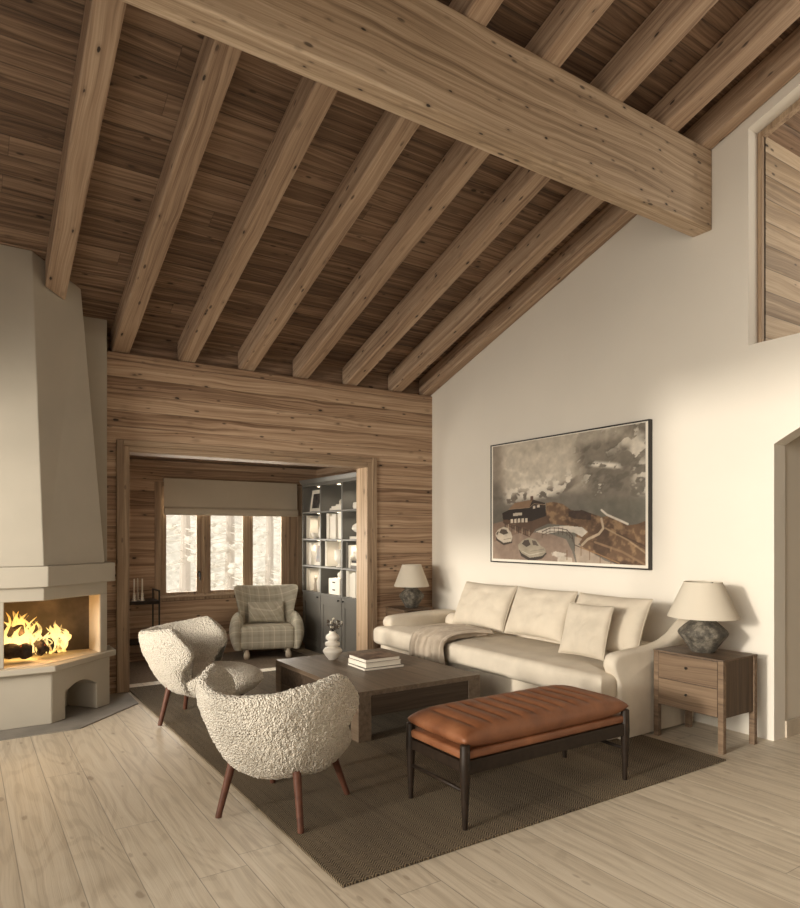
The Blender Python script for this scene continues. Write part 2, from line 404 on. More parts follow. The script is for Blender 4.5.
# corridor behind the arch, and the loft room
struct(ob('wall_corridor', M().box((XW+T,2.458,0), (7.2,2.60,2.7)).box((7.2,.9,0), (7.3,2.60,2.7)).box((XW+T,.9,0), (7.3,1.0,2.7)).box((XW+T,.9,2.7), (7.3,2.60,2.74)), MAT['corridor']))
struct(ob('baseboard_corridor', M().box((XW+T,2.440,0), (7.2,2.458,.12)), MAT['legwood'], bevel=.004))
struct(ob('wall_loft', M().box((XW+T,2.60,2.70), (7.4,2.70,5.6)), MAT['loftwood']))
struct(ob('ceiling_loft', M().prism([(2.62,lz(2.62)-.03),(.3,lz(.3)-.03),(.3,lz(.3)+.1),(2.62,lz(2.62)+.1)], XW+T, 7.4, 'x'), MAT['roofwood']))
struct(ob('floor_loft', M().box((XW+T,.3,2.745), (7.4,2.62,2.79)), MAT['floor']))
fr = M()
w0, w1 = XW+.117, XW+.175
fr.prism([(LY1-.035,LZ),(LY1-.0005,LZ),(LY1-.0005,lz(LY1)),(LY1-.035,lz(LY1-.035))], w0, w1, 'x'); fr.box((w0,LY0,LZ), (w1,LY1-.035,LZ+.02))
fr.prism([(LY1-.035,lz(LY1-.035)-.045),(LY0,lz(LY0)-.045),(LY0,lz(LY0)-.0005),(LY1-.035,lz(LY1-.035)-.0005)], w0, w1, 'x')
struct(ob('trim_2', fr, MAT['trimz'], bevel=.006))

# back wall of boards with the wide doorway
DX0, DX1, DZ = 1.30, 3.84, 2.205
m = M().box((XL,YB,0), (DX0-.02,6.72,3.108)).box((DX1+.02,YB,0), (XW+.14,6.72,3.108)).box((DX0-.02,YB,DZ+.02), (DX1+.02,6.72,3.108))
struct(ob('wall_back', m, MAT['wallwood']))
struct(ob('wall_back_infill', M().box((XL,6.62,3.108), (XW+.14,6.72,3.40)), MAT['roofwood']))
tr = empty('trim_1', (2.57,YB,0)); struct(tr)
for x0, x1, c in ((DX0-.112,DX0-.055,'trimz'), (DX0-.055,DX0,'trimz'), (DX1,DX1+.055,'trimz'), (DX1+.055,DX1+.118,'trimz')):
    outer = x0 < DX0-.1 or x1 > DX1+.1
    ob('casing_post', M().box((x0, YB-(.03 if outer else .018), 0), (x1, YB-.0005, 2.315 if outer else DZ+.055)), MAT[c], tr, bevel=.005)
ob('casing_head', M().box((DX0-.055,YB-.03,DZ+.055), (DX1+.055,YB-.0005,2.315)), MAT['trimx'], tr, bevel=.005)
ob('casing_head', M().box((DX0,YB-.018,DZ), (DX1,YB-.0005,DZ+.055)), MAT['trimx'], tr, bevel=.005)
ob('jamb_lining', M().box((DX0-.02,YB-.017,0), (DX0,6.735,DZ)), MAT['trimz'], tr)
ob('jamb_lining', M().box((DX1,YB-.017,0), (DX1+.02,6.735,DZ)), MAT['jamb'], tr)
ob('soffit_lining', M().box((DX0-.02,YB-.017,DZ), (DX1+.02,6.735,DZ+.02)), MAT['trimx'], tr)

# alcove shell
AX0, AX1, AZ = 1.15, 4.22, 2.36
WX0, WX1, WZ0, WZ1 = 2.08, 3.93, .655, 2.10
m = M().box((AX0-.1,YA,ZA-.1), (WX0,YA+.2,AZ+.1)).box((WX1,YA,ZA-.1), (AX1+.1,YA+.2,AZ+.1)).box((WX0,YA,ZA-.1), (WX1,YA+.2,WZ0)).box((WX0,YA,WZ1), (WX1,YA+.2,AZ+.1))
struct(ob('wall_alcove_back', m, MAT['alcovewood']))
struct(ob('wall_alcove_right', M().box((AX1,6.72,ZA-.1), (AX1+.1,YA,AZ+.1)), MAT['alcoveside']))
m = M().box((AX0-.1,6.72,ZA-.1), (AX0,6.85,AZ+.1)).box((AX0-.1,7.50,ZA-.1), (AX0,YA,AZ+.1)).box((AX0-.1,6.85,ZA-.1), (AX0,7.50,.75)).box((AX0-.1,6.85,1.75), (AX0,7.50,AZ+.1))
struct(ob('wall_alcove_left', m, MAT['alcoveside']))
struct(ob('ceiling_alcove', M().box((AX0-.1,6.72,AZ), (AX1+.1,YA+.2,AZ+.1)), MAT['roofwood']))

# roof
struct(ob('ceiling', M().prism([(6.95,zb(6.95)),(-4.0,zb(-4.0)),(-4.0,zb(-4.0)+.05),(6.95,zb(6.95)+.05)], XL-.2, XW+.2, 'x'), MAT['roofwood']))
# left wall with two openings (beyond the frame; daylight comes through them)
W1 = (-2.6, 2.76, 0.05, 3.50); W2 = (2.82, 5.55, 0.05, 2.28)
m = M()
ys = [-4, W1[0], W1[1], W2[0], W2[1], 6.72]
def topw(y): return zb(y)+.04
for a, b, w in ((ys[0],ys[1],None), (ys[1],ys[2],W1), (ys[2],ys[3],None), (ys[3],ys[4],W2), (ys[4],ys[5],None)):
    if w is None: m.prism([(a,0),(b,0),(b,topw(b)),(a,topw(a))], XL-.2, XL, 'x')
    else:
        m.prism([(a,0),(b,0),(b,w[2]),(a,w[2])], XL-.2, XL, 'x'); m.prism([(a,w[3]),(b,w[3]),(b,topw(b)),(a,topw(a))], XL-.2, XL, 'x')
struct(ob('wall_left', m, MAT['alcoveside']))

struct(ob('wall_rear', M().prism([(XL-.2,0),(XW+.15,0),(XW+.15,zb(-3.9)),(XL-.2,zb(-3.9))], -4.1, -4.0, 'y'), MAT['wallwood']))

# ------------------------------------------------------------------ beam and rafters
m = M().prism([(2.91,3.75),(3.071,3.75),(3.071,zr(3.071)-.002),(2.91,zr(2.91)-.002)], XL, XW-.001, 'x')
b = ob('purlin_beam', m, MAT['beamwood'], bevel=.012)
tag(b, 'massive pale timber beam running under all the rafters', 'beam')
rights = [.705 + .605*i for i in range(7)]
r0 = None
words = ['rafter whose foot dies into the fireplace hood', 'rafter landing above the doorway casing post beside the fireplace', 'second rafter over the doorway counting from the fireplace',
         'third rafter over the doorway counting from the fireplace', 'fourth rafter over the doorway counting from the fireplace', 'rafter landing near the bookcase end of the doorway',
         'rafter next to the one against the plaster wall', 'narrow half rafter lying flush against the plaster gable wall']
for i in range(8):
    wv = .155 if i < 7 else .125
    y0, y1 = -3.8, 6.60 if i else 5.95
    me = M(); x0, x1 = -wv, 0
    ea, eb, ec, ed = (y1,y1,y1,y1) if i else (5.815,5.950,5.823,5.960)
    me.hexa([(x0,y0,zr(y0)),(x1,y0,zr(y0)),(x1,eb,zr(eb)),(x0,ea,zr(ea)),(x0,y0,zb(y0)-.002),(x1,y0,zb(y0)-.002),(x1,ed,zb(ed)-.002),(x0,ec,zb(ec)-.002)])
    xr = rights[i] if i < 7 else XW-.004
    o = ob('rafter', me, MAT['rafterwood'], bevel=.014); o.location.x = xr
    tag(o, 'exposed pale wood ' + words[i], 'rafter', 'roof rafters')

# ------------------------------------------------------------------ fireplace
fp = empty('fireplace', (.12,6.0,0)); tag(fp, 'white plaster corner fireplace with tapered hood and lit open firebox', 'fireplace')
BP = [(-.35,5.69),(.583,5.69),(1.06,6.08),(1.06,6.43),(-.83,6.43),(-.83,6.08)]
# base: chamfer side carries a log niche
c0, c1 = Vector((.583,5.69)), Vector((1.06,6.08)); cd = (c1-c0).normalized(); cn = Vector((-cd.y, cd.x)); CL = (c1-c0).length
def onc(t, d=0): p = c0 + cd*t + cn*d; return (p.x, p.y)
a0, a1 = .135, .468; ND = .30
prof = [(a0,0)] + [(a0 + (a1-a0)*i/14, .215 + .062*math.sin(PI*i/14)) for i in range(15)] + [(a1,0)]
m = M()
core = [(-.35,5.69),(.583,5.69),onc(a0*.999),onc(a0*.999,ND),onc(a1,ND),onc(a1),(1.06,6.08),(1.06,6.43),(-.83,6.43),(-.83,6.08)]
pr = [(0,.008),(a0,.008)] + prof[1:-1] + [(a1,.008),(CL,.008),(CL,.41),(0,.41)]
n_ = len(pr)
m.add([(*onc(t0), z0) for t0, z0 in pr] + [(*onc(t0,ND), z0) for t0, z0 in pr], [tuple(range(n_)), tuple(range(n_,2*n_))[::-1]] + [(i, (i+1) % n_, n_+(i+1) % n_, n_+i) for i in range(n_)])
m.prism([(-.35,5.69),(.583,5.69),onc(0,ND),onc(CL,ND),(1.06,6.08),(1.06,6.43),(-.83,6.43),(-.83,6.08)], .008, .41)
ob('hearth_base', m, MAT['plaster'], fp, bevel=.006)
ob('hearth_slab', M().prism([(-.38,5.63),(.60,5.622),(1.12,6.12),(1.12,6.43),(-.9,6.43),(-.9,6.12)], .411, .457), MAT['plaster'], fp, bevel=.006)
# firebox surround: back pier, side piers, lintel
BZ, LZ0, MZ = .458, .945, 1.05
U = [(-.35,5.70),(.53,5.70),(1.04,6.09),(1.04,6.43),(-.80,6.43),(-.80,6.09)]
m = M()
m.prism([(-.35,5.70),(.27,5.70),(.27,5.78),(-.02,6.0),(-.02,6.30),(-.80,6.30),(-.80,6.09)], BZ, LZ0)              # pier towards the frame edge
m.prism([(.985,6.047),(1.04,6.09),(1.04,6.30),(.94,6.30)], BZ, LZ0)                                                     # slim pier at the chamfer end
m.prism([(-.80,6.30),(1.04,6.30),(1.04,6.43),(-.80,6.43)], BZ, LZ0)                                                     # back
m.prism(U, LZ0, MZ)                                                                                                       # lintel
ob('surround', m, MAT['plaster'], fp, bevel=.005)
ob('firebox_back', M().box((-.02,6.285,BZ), (.935,6.299,LZ0)), MAT['soot'], fp)
ob('firebox_side', M().prism([(.984,6.047),(.938,6.285),(.930,6.283),(.976,6.045)], BZ, LZ0-.002), MAT['firebrick'], fp)
ob('firebox_floor', M().prism([(-.02,5.80),(.28,5.71),(.53,5.712),(.98,6.06),(.93,6.285),(-.02,6.285)], .457, .460), MAT['firebrick'], fp)
ob('mantel', M().prism([(-.38,5.655),(.555,5.655),(1.105,6.085),(1.105,6.43),(-.87,6.43),(-.87,6.085)], MZ, 1.206), MAT['plaster'], fp, bevel=.006)
hb = [(-.33,5.70),(.53,5.70),(1.02,6.075),(1.02,6.43),(-.78,6.43),(-.78,6.075)]
ht = [(-.25,5.757),(.456,5.757),(.832,6.085),(.832,6.43),(-.62,6.43),(-.62,6.085)]
def ext(p, q, zt=3.56): # run each hood edge on to just under the roof boards
    k = 1.0
    for _ in range(30):
        y = p[1]+(q[1]-p[1])*k; z = zb(y)-.003; k = (z-1.206)/(zt-1.206)
    return (p[0]+(q[0]-p[0])*k, p[1]+(q[1]-p[1])*k, 1.206+(zt-1.206)*k)
ob('hood', M().loft([(x,y,1.207) for x,y in hb], [ext(p,q) for p,q in zip(hb,ht)]), MAT['plaster'], fp, bevel=.006)
ob('chimney_backing', M().prism([(6.431,.46),(6.497,.46),(6.497,zb(6.497)-.003),(6.431,zb(6.431)-.003)], XL+.01, 1.10, 'x'), MAT['plaster'], fp, bevel=.004)
tag(ob('hearth_stone', M().prism([(-1.25,5.44),(.747,5.446),(1.27,5.978),(1.275,6.46),(-1.25,6.46)], .0005, .008), MAT['stone']), 'grey stone floor slab laid around the foot of the plaster fireplace', 'hearth')
# logs and fire
def log(p, q, r, lab):
    p, q = Vector(p), Vector(q); c = (p+q)/2; mm = M(); n = 14; pts = [p.lerp(q, i/n) - c for i in range(n+1)]
    mm.tube(pts, [r*(1+.16*math.sin(i*1.3+r*90)+.07*math.sin(i*3.7)) * (.8 if i in (0,n) else 1) for i in range(n+1)], 14)
    mm.v = [tuple(Vector(v)*(1) + Vector((noise.noise(Vector(v)*22+c)*.012, noise.noise(Vector(v)*22+c*3)*.012, noise.noise(Vector(v)*22-c)*.012))) for v in mm.v]
    o = ob('log', mm, MAT['log'], smooth=True); o.location = c; return tag(o, lab, 'log', 'burning logs')
log((.16,5.93,.552), (.47,5.90,.545), .055, 'charred log lying lowest across the front of the fire')
log((.50,5.97,.555), (.68,6.06,.55), .057, 'charred log lying towards the chamfered side of the fire')
log((.20,6.15,.55), (.62,6.19,.55), .052, 'charred log lying flat against the back of the fire')
log((.18,6.02,.665), (.42,6.07,.69), .042, 'short burning log stacked on top amid the flames')
mf = M()
rf = random.Random(3)
for i in range(80):
    x = rf.uniform(.19,.72); y = rf.uniform(5.96,6.2); big = max(.22, 1-abs(x-.28)*1.6) if x < .52 else rf.uniform(.3,.62); h = rf.uniform(.16,.425)*big; r = rf.uniform(.012,.040)*(.6+.4*big); n = 11
    ph = rf.uniform(0,6.28); pts = []; rad = []; fl_ = rf.uniform(.02,.06)
    for k in range(n):
        t_ = k/(n-1); pts.append((x + fl_*math.sin(ph+t_*6)*t_, y + .6*fl_*math.cos(ph*1.7+t_*5)*t_, .50 + rf.uniform(-.005,.005) + h*t_)); rad.append(r*(.45+1.5*t_+.25*math.sin(ph+t_*11))*(1-t_)**.8+.001 if t_ < 1 else .0008)
    mf.tube(pts, rad, 9)
mf.v = [(v[0]-.4, v[1]-6.05, v[2]-.46) for v in mf.v]
fl = ob('fire_flames', mf, MAT['flame'], smooth=True); fl.location = (.4,6.05,.46); tag(fl, 'yellow and orange flames rising from the logs in the firebox', 'fire', kind='stuff')

# ------------------------------------------------------------------ rugs
rug = ob('area_rug', M().box((1.305,2.405,.0005), (4.082,6.60,.012)), MAT['rug'], bevel=.003)
tag(rug, 'large brown herringbone woven rug under the seating group', 'rug')
tag(ob('alcove_rug', M().box((1.35,6.86,ZA+.0005), (3.70,8.52,ZA+.012)), MAT['rug2'], bevel=.003), 'plain dark brown carpet in the window alcove under the tartan armchair', 'rug')

# ------------------------------------------------------------------ boucle chairs
def lump(p, s=1.0):
    d = noise.voronoi(Vector(p)*78*s)[0][0]; return -(d-.45)*.013 + noise.noise(Vector(p)*9)*.006
def make_boucle(name_label):
    root = empty('boucle_armchair'); tag(root, name_label, 'armchair', 'boucle armchairs')
    NF, NT_ = 230, 64
    rows = []
    for i in range(NF+1):
        fn = -1 + 2*i/NF
        row = []
        # closed section: outer up, rim, inner down
        for j in range(2*NT_):
            q = j/(2*NT_); out = q < .5; t_ = q*2 if out else 2-2*q
            tt = .5-.5*math.cos(PI*t_) if True else t_
            edge = max(0, (abs(fn)-.86)/.14); wth = math.sqrt(max(0, 1-edge**2))
            h = .052*wth*(1-(2*tt-1)**8)**.5*(1.15-.25*tt) if 0 < tt < 1 else 0
            bump = math.exp(-((tt-.78)/.30)**2); low = math.exp(-((tt-.1)/.3)**2)
            pm = math.radians(74 + 20*bump + 6*low)
            phi = fn*pm
            a = .225 + .275*tt**.9 + .03*math.sin(PI*tt); bb = .235 + .145*tt**.9 + .035*math.sin(PI*tt)
            a += (h if out else -h); bb += (h if out else -h)
            zt = .685 + .085*abs(fn)**1.7 - .13*max(0,(abs(fn)-.82)/.18)**2
            zbm = .215 + .02*abs(fn)
            x = .03 - a*math.cos(phi); y = bb*math.sin(phi); z = zbm + (zt-zbm)*tt
            if a and math.cos(phi) < 0: x = .03 - a*.8*math.cos(phi)
            row.append(Vector((x,y,z)))
        rows.append(row)
    nr, nc = len(rows), len(rows[0])
    nrm = [[None]*nc for _ in range(nr)]
    for i in range(nr):
        for j in range(nc):
            du = rows[min(i+1,nr-1)][j]-rows[max(i-1,0)][j]; dv = rows[i][(j+1)%nc]-rows[i][j-1]
            nn = du.cross(dv); nrm[i][j] = nn.normalized() if nn.length > 1e-9 else Vector((0,0,0))
    rows = [[rows[i][j] - nrm[i][j]*(-1)*lump(rows[i][j]) for j in range(nc)] for i in range(nr)]
    ob('backrest', M().grid(rows, closed=True, capu=True), MAT['boucle'], root, smooth=True, world=False)
    rows = []
    NU, NV = 60, 190
    for i in range(NU+1):
        th = -PI/2 + PI*i/NU; row = []
        for k in range(NV):
            ph = 2*PI*k/NV; cz = math.sin(th); cr = abs(math.cos(th))**.55
            z = .31 + (.105 if cz > 0 else .135)*math.copysign(abs(cz)**.85, cz)
            rr = cr*(1 if cz > 0 else 1-.25*abs(cz))
            p = Vector(((.085 + .375*rr*math.cos(ph)), .305*rr*math.sin(ph)*(1-.06*math.cos(ph)), z))
            d = Vector((math.cos(ph)*cr, math.sin(ph)*cr, cz)).normalized()
            row.append(p + d*lump(p)*.8)
        rows.append(row)
    ob('seat', M().grid(rows, closed=True), MAT['boucle'], root, smooth=True, world=False)
    for sx, sy in ((-1,1),(-1,-1),(1,-1),(1,1)):
        fx, fy = sx*.255, sy*.237
        tx, ty = (sx*.195, sy*.175) if sx < 0 else (sx*.185, sy*.17)
        top = .34 if sx < 0 else .27
        pts = [(fx,fy,.0006)]; rad = [.0165]
        for k in range(11):
            u = k/10; e = u**1.6
            pts.append((fx+(tx-fx)*max(0,u-.03)**1.0/.97, fy+(ty-fy)*max(0,u-.03)/.97, top*u if k else .008)); rad.append(.0165+.0085*e*(1 if u < .97 else .8))
        ob('leg', M().tube(pts, rad, 16), MAT['chairleg'], root, smooth=True, angle=50, world=False)
    return root
ch = make_boucle('cream boucle tub armchair nearest the camera with its back to the pale floorboards')
ch.location = (1.44,3.284,.0125); ch.rotation_euler.z = math.atan2(.58,.815)
ch2 = copy_tree(ch); tag(ch2, 'cream boucle tub armchair between the fireplace and the coffee table', 'armchair', 'boucle armchairs')
ch2.location = (1.60,5.20,.0125); ch2.rotation_euler.z = math.atan2(-.61,.79)

# ------------------------------------------------------------------ coffee table
ct = empty('coffee_table', (2.83,4.70,.012)); tag(ct, 'low square dark oak coffee table standing on the brown rug', 'coffee table')
cx0, cx1, cy0, cy1 = 2.285, 3.372, 3.98, 5.42
ob('table_top', M().box((cx0,cy0,.325), (cx1,cy1,.36)), MAT['coffee'], ct, bevel=.002)
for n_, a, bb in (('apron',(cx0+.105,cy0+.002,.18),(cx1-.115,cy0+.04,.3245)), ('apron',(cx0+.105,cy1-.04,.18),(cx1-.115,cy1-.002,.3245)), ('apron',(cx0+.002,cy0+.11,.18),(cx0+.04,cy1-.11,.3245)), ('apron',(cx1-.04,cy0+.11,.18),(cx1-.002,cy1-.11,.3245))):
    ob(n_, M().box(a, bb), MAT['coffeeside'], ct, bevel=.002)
for x0 in (cx0, cx1-.114):
    for y0 in (cy0, cy1-.108):
        ob('leg', M().box((x0,y0,.0125), (x0+(.104 if x0 == cx0 else .114), y0+.108, .3245)), MAT['coffee'], ct, bevel=.002)

# vase with sprig
vx, vy = 2.70, 5.155
prof = [(.0,0),(.034,0),(.036,.005),(.062,.035),(.083,.070),(.084,.080),(.070,.100),(.045,.108),(.040,.112),(.060,.120),(.066,.135),(.060,.150),(.040,.160),(.038,.166),(.055,.178),(.060,.195),(.052,.212),(.034,.224),(.026,.238),(.028,.246),(.022,.246),(.020,.225),(0,.22)]
v = ob('bubble_vase', M().lathe(prof, seg=40, caps=False), MAT['ceramic'], smooth=True); v.location = (vx,vy,.3605)
tag(v, 'white stacked-ring ceramic vase standing on the dark coffee table', 'vase')
sp = empty('dried_flower_sprig', (vx,vy,.60)); tag(sp, 'small bunch of dark dried flowers with pale heads standing in the white vase', 'flowers')
rs = random.Random(5); ms = M(); mh = M(); mh2 = M()
for i in range(16):
    an = rs.uniform(0,6.28); rr = rs.uniform(.01,.075); hh = rs.uniform(.03,.105)
    tip = (vx+.012+rr*math.cos(an), vy+rr*math.sin(an), .60+hh)
    ms.tube([(vx,vy,.585),(vx+.4*rr*math.cos(an), vy+.4*rr*math.sin(an), .60+hh*.6), tip], .0017, 5)
    tgt = mh if i % 3 else mh2
    for k in range(3):
        q = Vector(tip)+Vector((rs.uniform(-.012,.012) for _ in range(3))); rad = rs.uniform(.006,.011)
        tgt.lathe([(0.0005,-rad),(rad*.8,-rad*.5),(rad,0),(rad*.8,rad*.5),(.0005,rad)], q, 8)
ob('stem', ms, MAT['walnut'], sp); ob('blossom', mh, plain('dark_blossom', (.07,.05,.035), .9), sp, smooth=True); ob('blossom', mh2, plain('pale_blossom', (.55,.5,.42), .9), sp, smooth=True)

# books on the coffee table
def m_cover():
    t = NT('printed_cover'); t.rough(.45); f = t.noise(t.coords(), 9, 4)
    t.base(t.ramp(f, [(.35,(.05,.025,.018)), (.5,(.14,.085,.06)), (.62,(.30,.22,.16)), (.75,(.08,.05,.035))])); return t.mat
def flat_book(cx, cy, z, lx, ly, h, rz, cover, label, band=None):
    r = empty('book', (cx,cy,z), rz); tag(r, label, 'book', 'books on the coffee table')
    ob('cover', M().box((-lx/2,-ly/2,0),(lx/2,ly/2,.003)).box((-lx/2,-ly/2,h-.003),(lx/2,ly/2,h)).box((-lx/2,ly/2-.003,.003),(lx/2,ly/2,h-.003)), cover, r, world=False)
    ob('pages', M().box((-lx/2+.004,-ly/2+.004,.0032),(lx/2-.004,ly/2-.0032,h-.0032)), MAT['pages'], r, world=False)
    return r
RZ = math.radians(-2)
flat_book(2.865, 4.705, .3605, .37, .30, .022, RZ, MAT['greybook'], 'grey closed book at the bottom of the coffee table stack')
flat_book(2.86, 4.715, .383, .335, .29, .036, RZ+.03, MAT['white'], 'thick white book in the middle of the coffee table stack')
flat_book(2.86, 4.72, .4195, .325, .28, .030, RZ+.02, m_cover(), 'book with a dark brown picture cover on top of the coffee table stack')

# ------------------------------------------------------------------ bench
bn = empty('leather_bench', (2.65,2.765,.012)); tag(bn, 'dark wood bench with a channelled cognac leather cushion', 'bench')
bx = (2.05,3.25); by = (2.533,3.0)
for x in bx:
    for y in by:
        ob('leg', M().tube([(x,y,.0125),(x,y,.25),(x,y,.30),(x,y,.42),(x,y,.425)], [.0125,.024,.027,.0245,.019], 16), MAT['walnut'], bn, smooth=True, angle=50)
for y in by: ob('rail', M().rbox((bx[0],y-.012,.275),(bx[1],y+.012,.345),.004,2), MAT['walnut'], bn)
for x in bx:
    ob('rail', M().rbox((x-.012,by[0],.285),(x+.012,by[1],.34),.004,2), MAT['walnut'], bn)
    ob('stretcher', M().tube([(x,by[0],.195),(x,(by[0]+by[1])/2,.197),(x,by[1],.195)], [.009,.011,.009], 10), MAT['walnut'], bn, smooth=True)
ob('seat_pad', M().rbox((bx[0]-.012,by[0]-.008,.347),(bx[1]+.012,by[1]+.008,.392),.014,3), MAT['leather'], bn, smooth=True)
def pillow_grid(w, d, t_, nu=60, nv=40, ribs=0, p=2.6, flat=0):
    """closed cushion lying in xy: returns M"""
    top, bot = [], []
    for s_, L in ((1,top),(-1,bot)):
        for i in range(nu+1):
            u = -1+2*i/nu; row = []
            for j in range(nv+1):
                v_ = -1+2*j/nv
                e = max(0,(1-abs(u)**p))**.5*max(0,(1-abs(v_)**p))**.5
                z = s_*t_/2*e
                if ribs and s_ > 0:
                    g = abs(math.sin(ribs*PI*(u+1)/2)); fade = min(1, 1.6*(1-abs(v_)**3)) * min(1, max(0,(1-abs(v_+.1))*2.2))
                    z += fade*e*(.016*g**.6 - .014)
                row.append((u*w/2, v_*d/2, z))
            L.append(row)
    return M().grid(top).grid(bot)
def weld(o, d=1e-5):
    bm = bmesh.new(); bm.from_mesh(o.data); bmesh.ops.remove_doubles(bm, verts=bm.verts, dist=d); bmesh.ops.recalc_face_normals(bm, faces=bm.faces); bm.to_mesh(o.data); bm.free()
m = pillow_grid(1.235,.505,.135,132,40,ribs=12,p=7); m.v = [(x+2.65,y+2.765,z+.445) for x,y,z in m.v]
o = ob('seat_cushion', m, MAT['leather'], bn, smooth=True); weld(o)

# ------------------------------------------------------------------ sofa
so = empty('sofa', (4.25,4.55,0)); tag(so, 'long cream linen sofa with a single bench seat cushion', 'sofa')
SZ = .0125
m = M().rbox((3.74,3.05,SZ),(4.70,6.06,.285),.03,4)
ob('base', m, MAT['linen'], so, smooth=True)
# bench seat with T ends
def seat_cushion():
    NXs, NYs = 40, 130; R, hh = .05, .093
    x0, x1, y0, y1 = 3.665, 4.52, 3.05, 6.065
    top, bot = [], []
    for s_, L in ((1,top),(-1,bot)):
        for i in range(NXs+1):
            u = math.sin(PI/2*(-1+2*i/NXs)); x = (x0+x1)/2 + u*(x1-x0)/2; row = []
            k = .5+.5*math.tanh((x-3.86)/.02)              # behind the arm fronts the cushion narrows
            ya, yb = y0 + .098*k, y1 - .165*k
            for j in range(NYs+1):
                v_ = math.sin(PI/2*(-1+2*j/NYs)); y = (ya+yb)/2 + v_*(yb-ya)/2
                d = min(x-x0, x1-x, y-ya, yb-y); r = math.sqrt(max(0, 1-(1-min(d/R,1))**2))
                soft = min(1, d/.25); soft = soft*soft*(3-2*soft)
                z = .376 + s_*(hh-R+R*r) + (.024*soft if s_ > 0 else 0) + .004*noise.noise(Vector((x*4,y*2.5,s_)))*soft
                row.append((x, y, z))
            L.append(row)
    m = M().grid(top).grid(bot); nc = NYs+1; nt = (NXs+1)*nc
    ring = [(0,j) for j in range(nc)] + [(i,NYs) for i in range(1,NXs+1)] + [(NXs,j) for j in range(NYs-1,-1,-1)] + [(i,0) for i in range(NXs-1,0,-1)]
    ids = [i*nc+j for i, j in ring]
    for a, b_ in zip(ids, ids[1:]+ids[:1]): m.f.append((a, b_, nt+b_, nt+a))
    return m
o = ob('seat_cushion', seat_cushion(), MAT['linen'], so, smooth=True); weld(o)
ob('backrest', M().rbox((4.45,3.06,.28),(4.705,5.90,.585),.09,6), MAT['linen'], so, smooth=True)
def arm(y0, y1, rise=1.0):
    # side outline in x,z with rolled front, lofted across y with soft edges
    dz = -.035*(1-rise)
    top = [(3.845,.015),(3.842,.30),(3.832,.42),(3.80,.48),(3.775,.53),(3.775,.565),(3.795,.597),(3.835,.612),(3.95,.620),(4.10,.626),(4.25,.634),(4.38,.636+.022*rise),(4.50,.636+.07*rise),(4.60,.634+.14*rise),(4.67,.625+.18*rise),(4.705,.61+.17*rise),(4.71,.56+.16*rise),(4.71,.015)]
    n = 8; rows = []
    cx, cz = 4.25, .3
    for i in range(n+1):
        v_ = -1+2*i/n; y = (y0+y1)/2 + (y1-y0)/2*math.sin(v_*PI/2); k = .028*(1-(1-abs(math.sin(v_*PI/2))**4)**.5)
        row = []
        for (x,z) in top:
            xx = x + (k if x < 4.0 else -k*.3 if x > 4.6 else 0); zz = z - (k if z > .4 else 0) + (dz if z > .5 else dz*.5 if z > .4 else 0)
            row.append((xx,y,zz))
        rows.append(row)
    return M().grid(rows, closed=True, capu=True)
ob('arm', arm(3.03,3.138), MAT['linen'], so, smooth=True, angle=60, bevel=0)
ob('arm', arm(5.91,6.075,0), MAT['linen'], so, smooth=True, angle=60)

def cushion(name, w, h, t_, loc, lean, rz, mat, label, cat, group=None, seed=0, p=2.8, button=False):
    nu, nv = 48, 40; rows = {1:[], -1:[]}
    for s_ in (1,-1):
        for i in range(nu+1):
            u = -1+2*i/nu; row = []
            for j in range(nv+1):
                v_ = -1+2*j/nv
                e = max(0,(1-abs(u)**p))**.5*max(0,(1-abs(v_)**p))**.5
                wr = noise.noise(Vector((u*2.2+seed, v_*2.2, s_*3+seed)))*.018*e + noise.noise(Vector((u*6+seed, v_*5, s_)))*.005*e
                x = u*w/2*(1-.05*(1-v_*v_)*abs(u)); y = v_*h/2*(1-.05*(1-u*u)*abs(v_)) - .02*(1-u*u)*max(0,v_)*0
                z = s_*(t_/2*e) + wr
                row.append((x,y,z))
            rows[s_].append(row)
    o = ob(name, M().grid(rows[1]).grid(rows[-1]), mat, smooth=True); weld(o)
    # piping
    pts = []
    def edge(u, v_): return (u*w/2*(1-.05*(1-v_*v_)*abs(u)), v_*h/2*(1-.05*(1-u*u)*abs(v_)), 0)
    seq = [(-1+2*k/16,-1) for k in range(17)] + [(1,-1+2*k/16) for k in range(1,17)] + [(1-2*k/16,1) for k in range(1,17)] + [(-1,1-2*k/16) for k in range(1,17)]
    pm = M().tube([edge(*q) for q in seq], .0035, 6)
    ob('piping', pm, mat, o, smooth=True, world=False)
    # local: x=width, y=up, z=front
    R = Matrix.Translation(loc) @ Matrix.Rotation(rz, 4, 'Z') @ Matrix(((0,0,-1,0),(-1,0,0,0),(0,1,0,0),(0,0,0,1))) @ Matrix.Rotation(-lean, 4, 'X')
    o.matrix_world = R
    return tag(o, label, cat, group)
L1 = math.radians(24)
cushion('back_cushion', .755, .46, .20, (4.27,4.985,.752), L1, 0, MAT['linen2'], 'cream linen back cushion nearest the dark lamp and the throw', 'cushion', 'sofa back cushions', 1)
cushion('back_cushion', .715, .46, .20, (4.27,4.235,.752), L1, 0, MAT['linen2'], 'cream linen back cushion in the middle of the three along the sofa', 'cushion', 'sofa back cushions', 2)
cushion('back_cushion', .71, .455, .20, (4.27,3.503,.750), L1, 0, MAT['linen2'], 'oatmeal linen back cushion behind the small square scatter cushion', 'cushion', 'sofa back cushions', 3)
cushion('scatter_cushion', .42, .41, .12, (3.995,3.475,.716), math.radians(18), .05, MAT['linen2'], 'small square oatmeal scatter cushion leaning on a larger back cushion', 'cushion', None, 5)

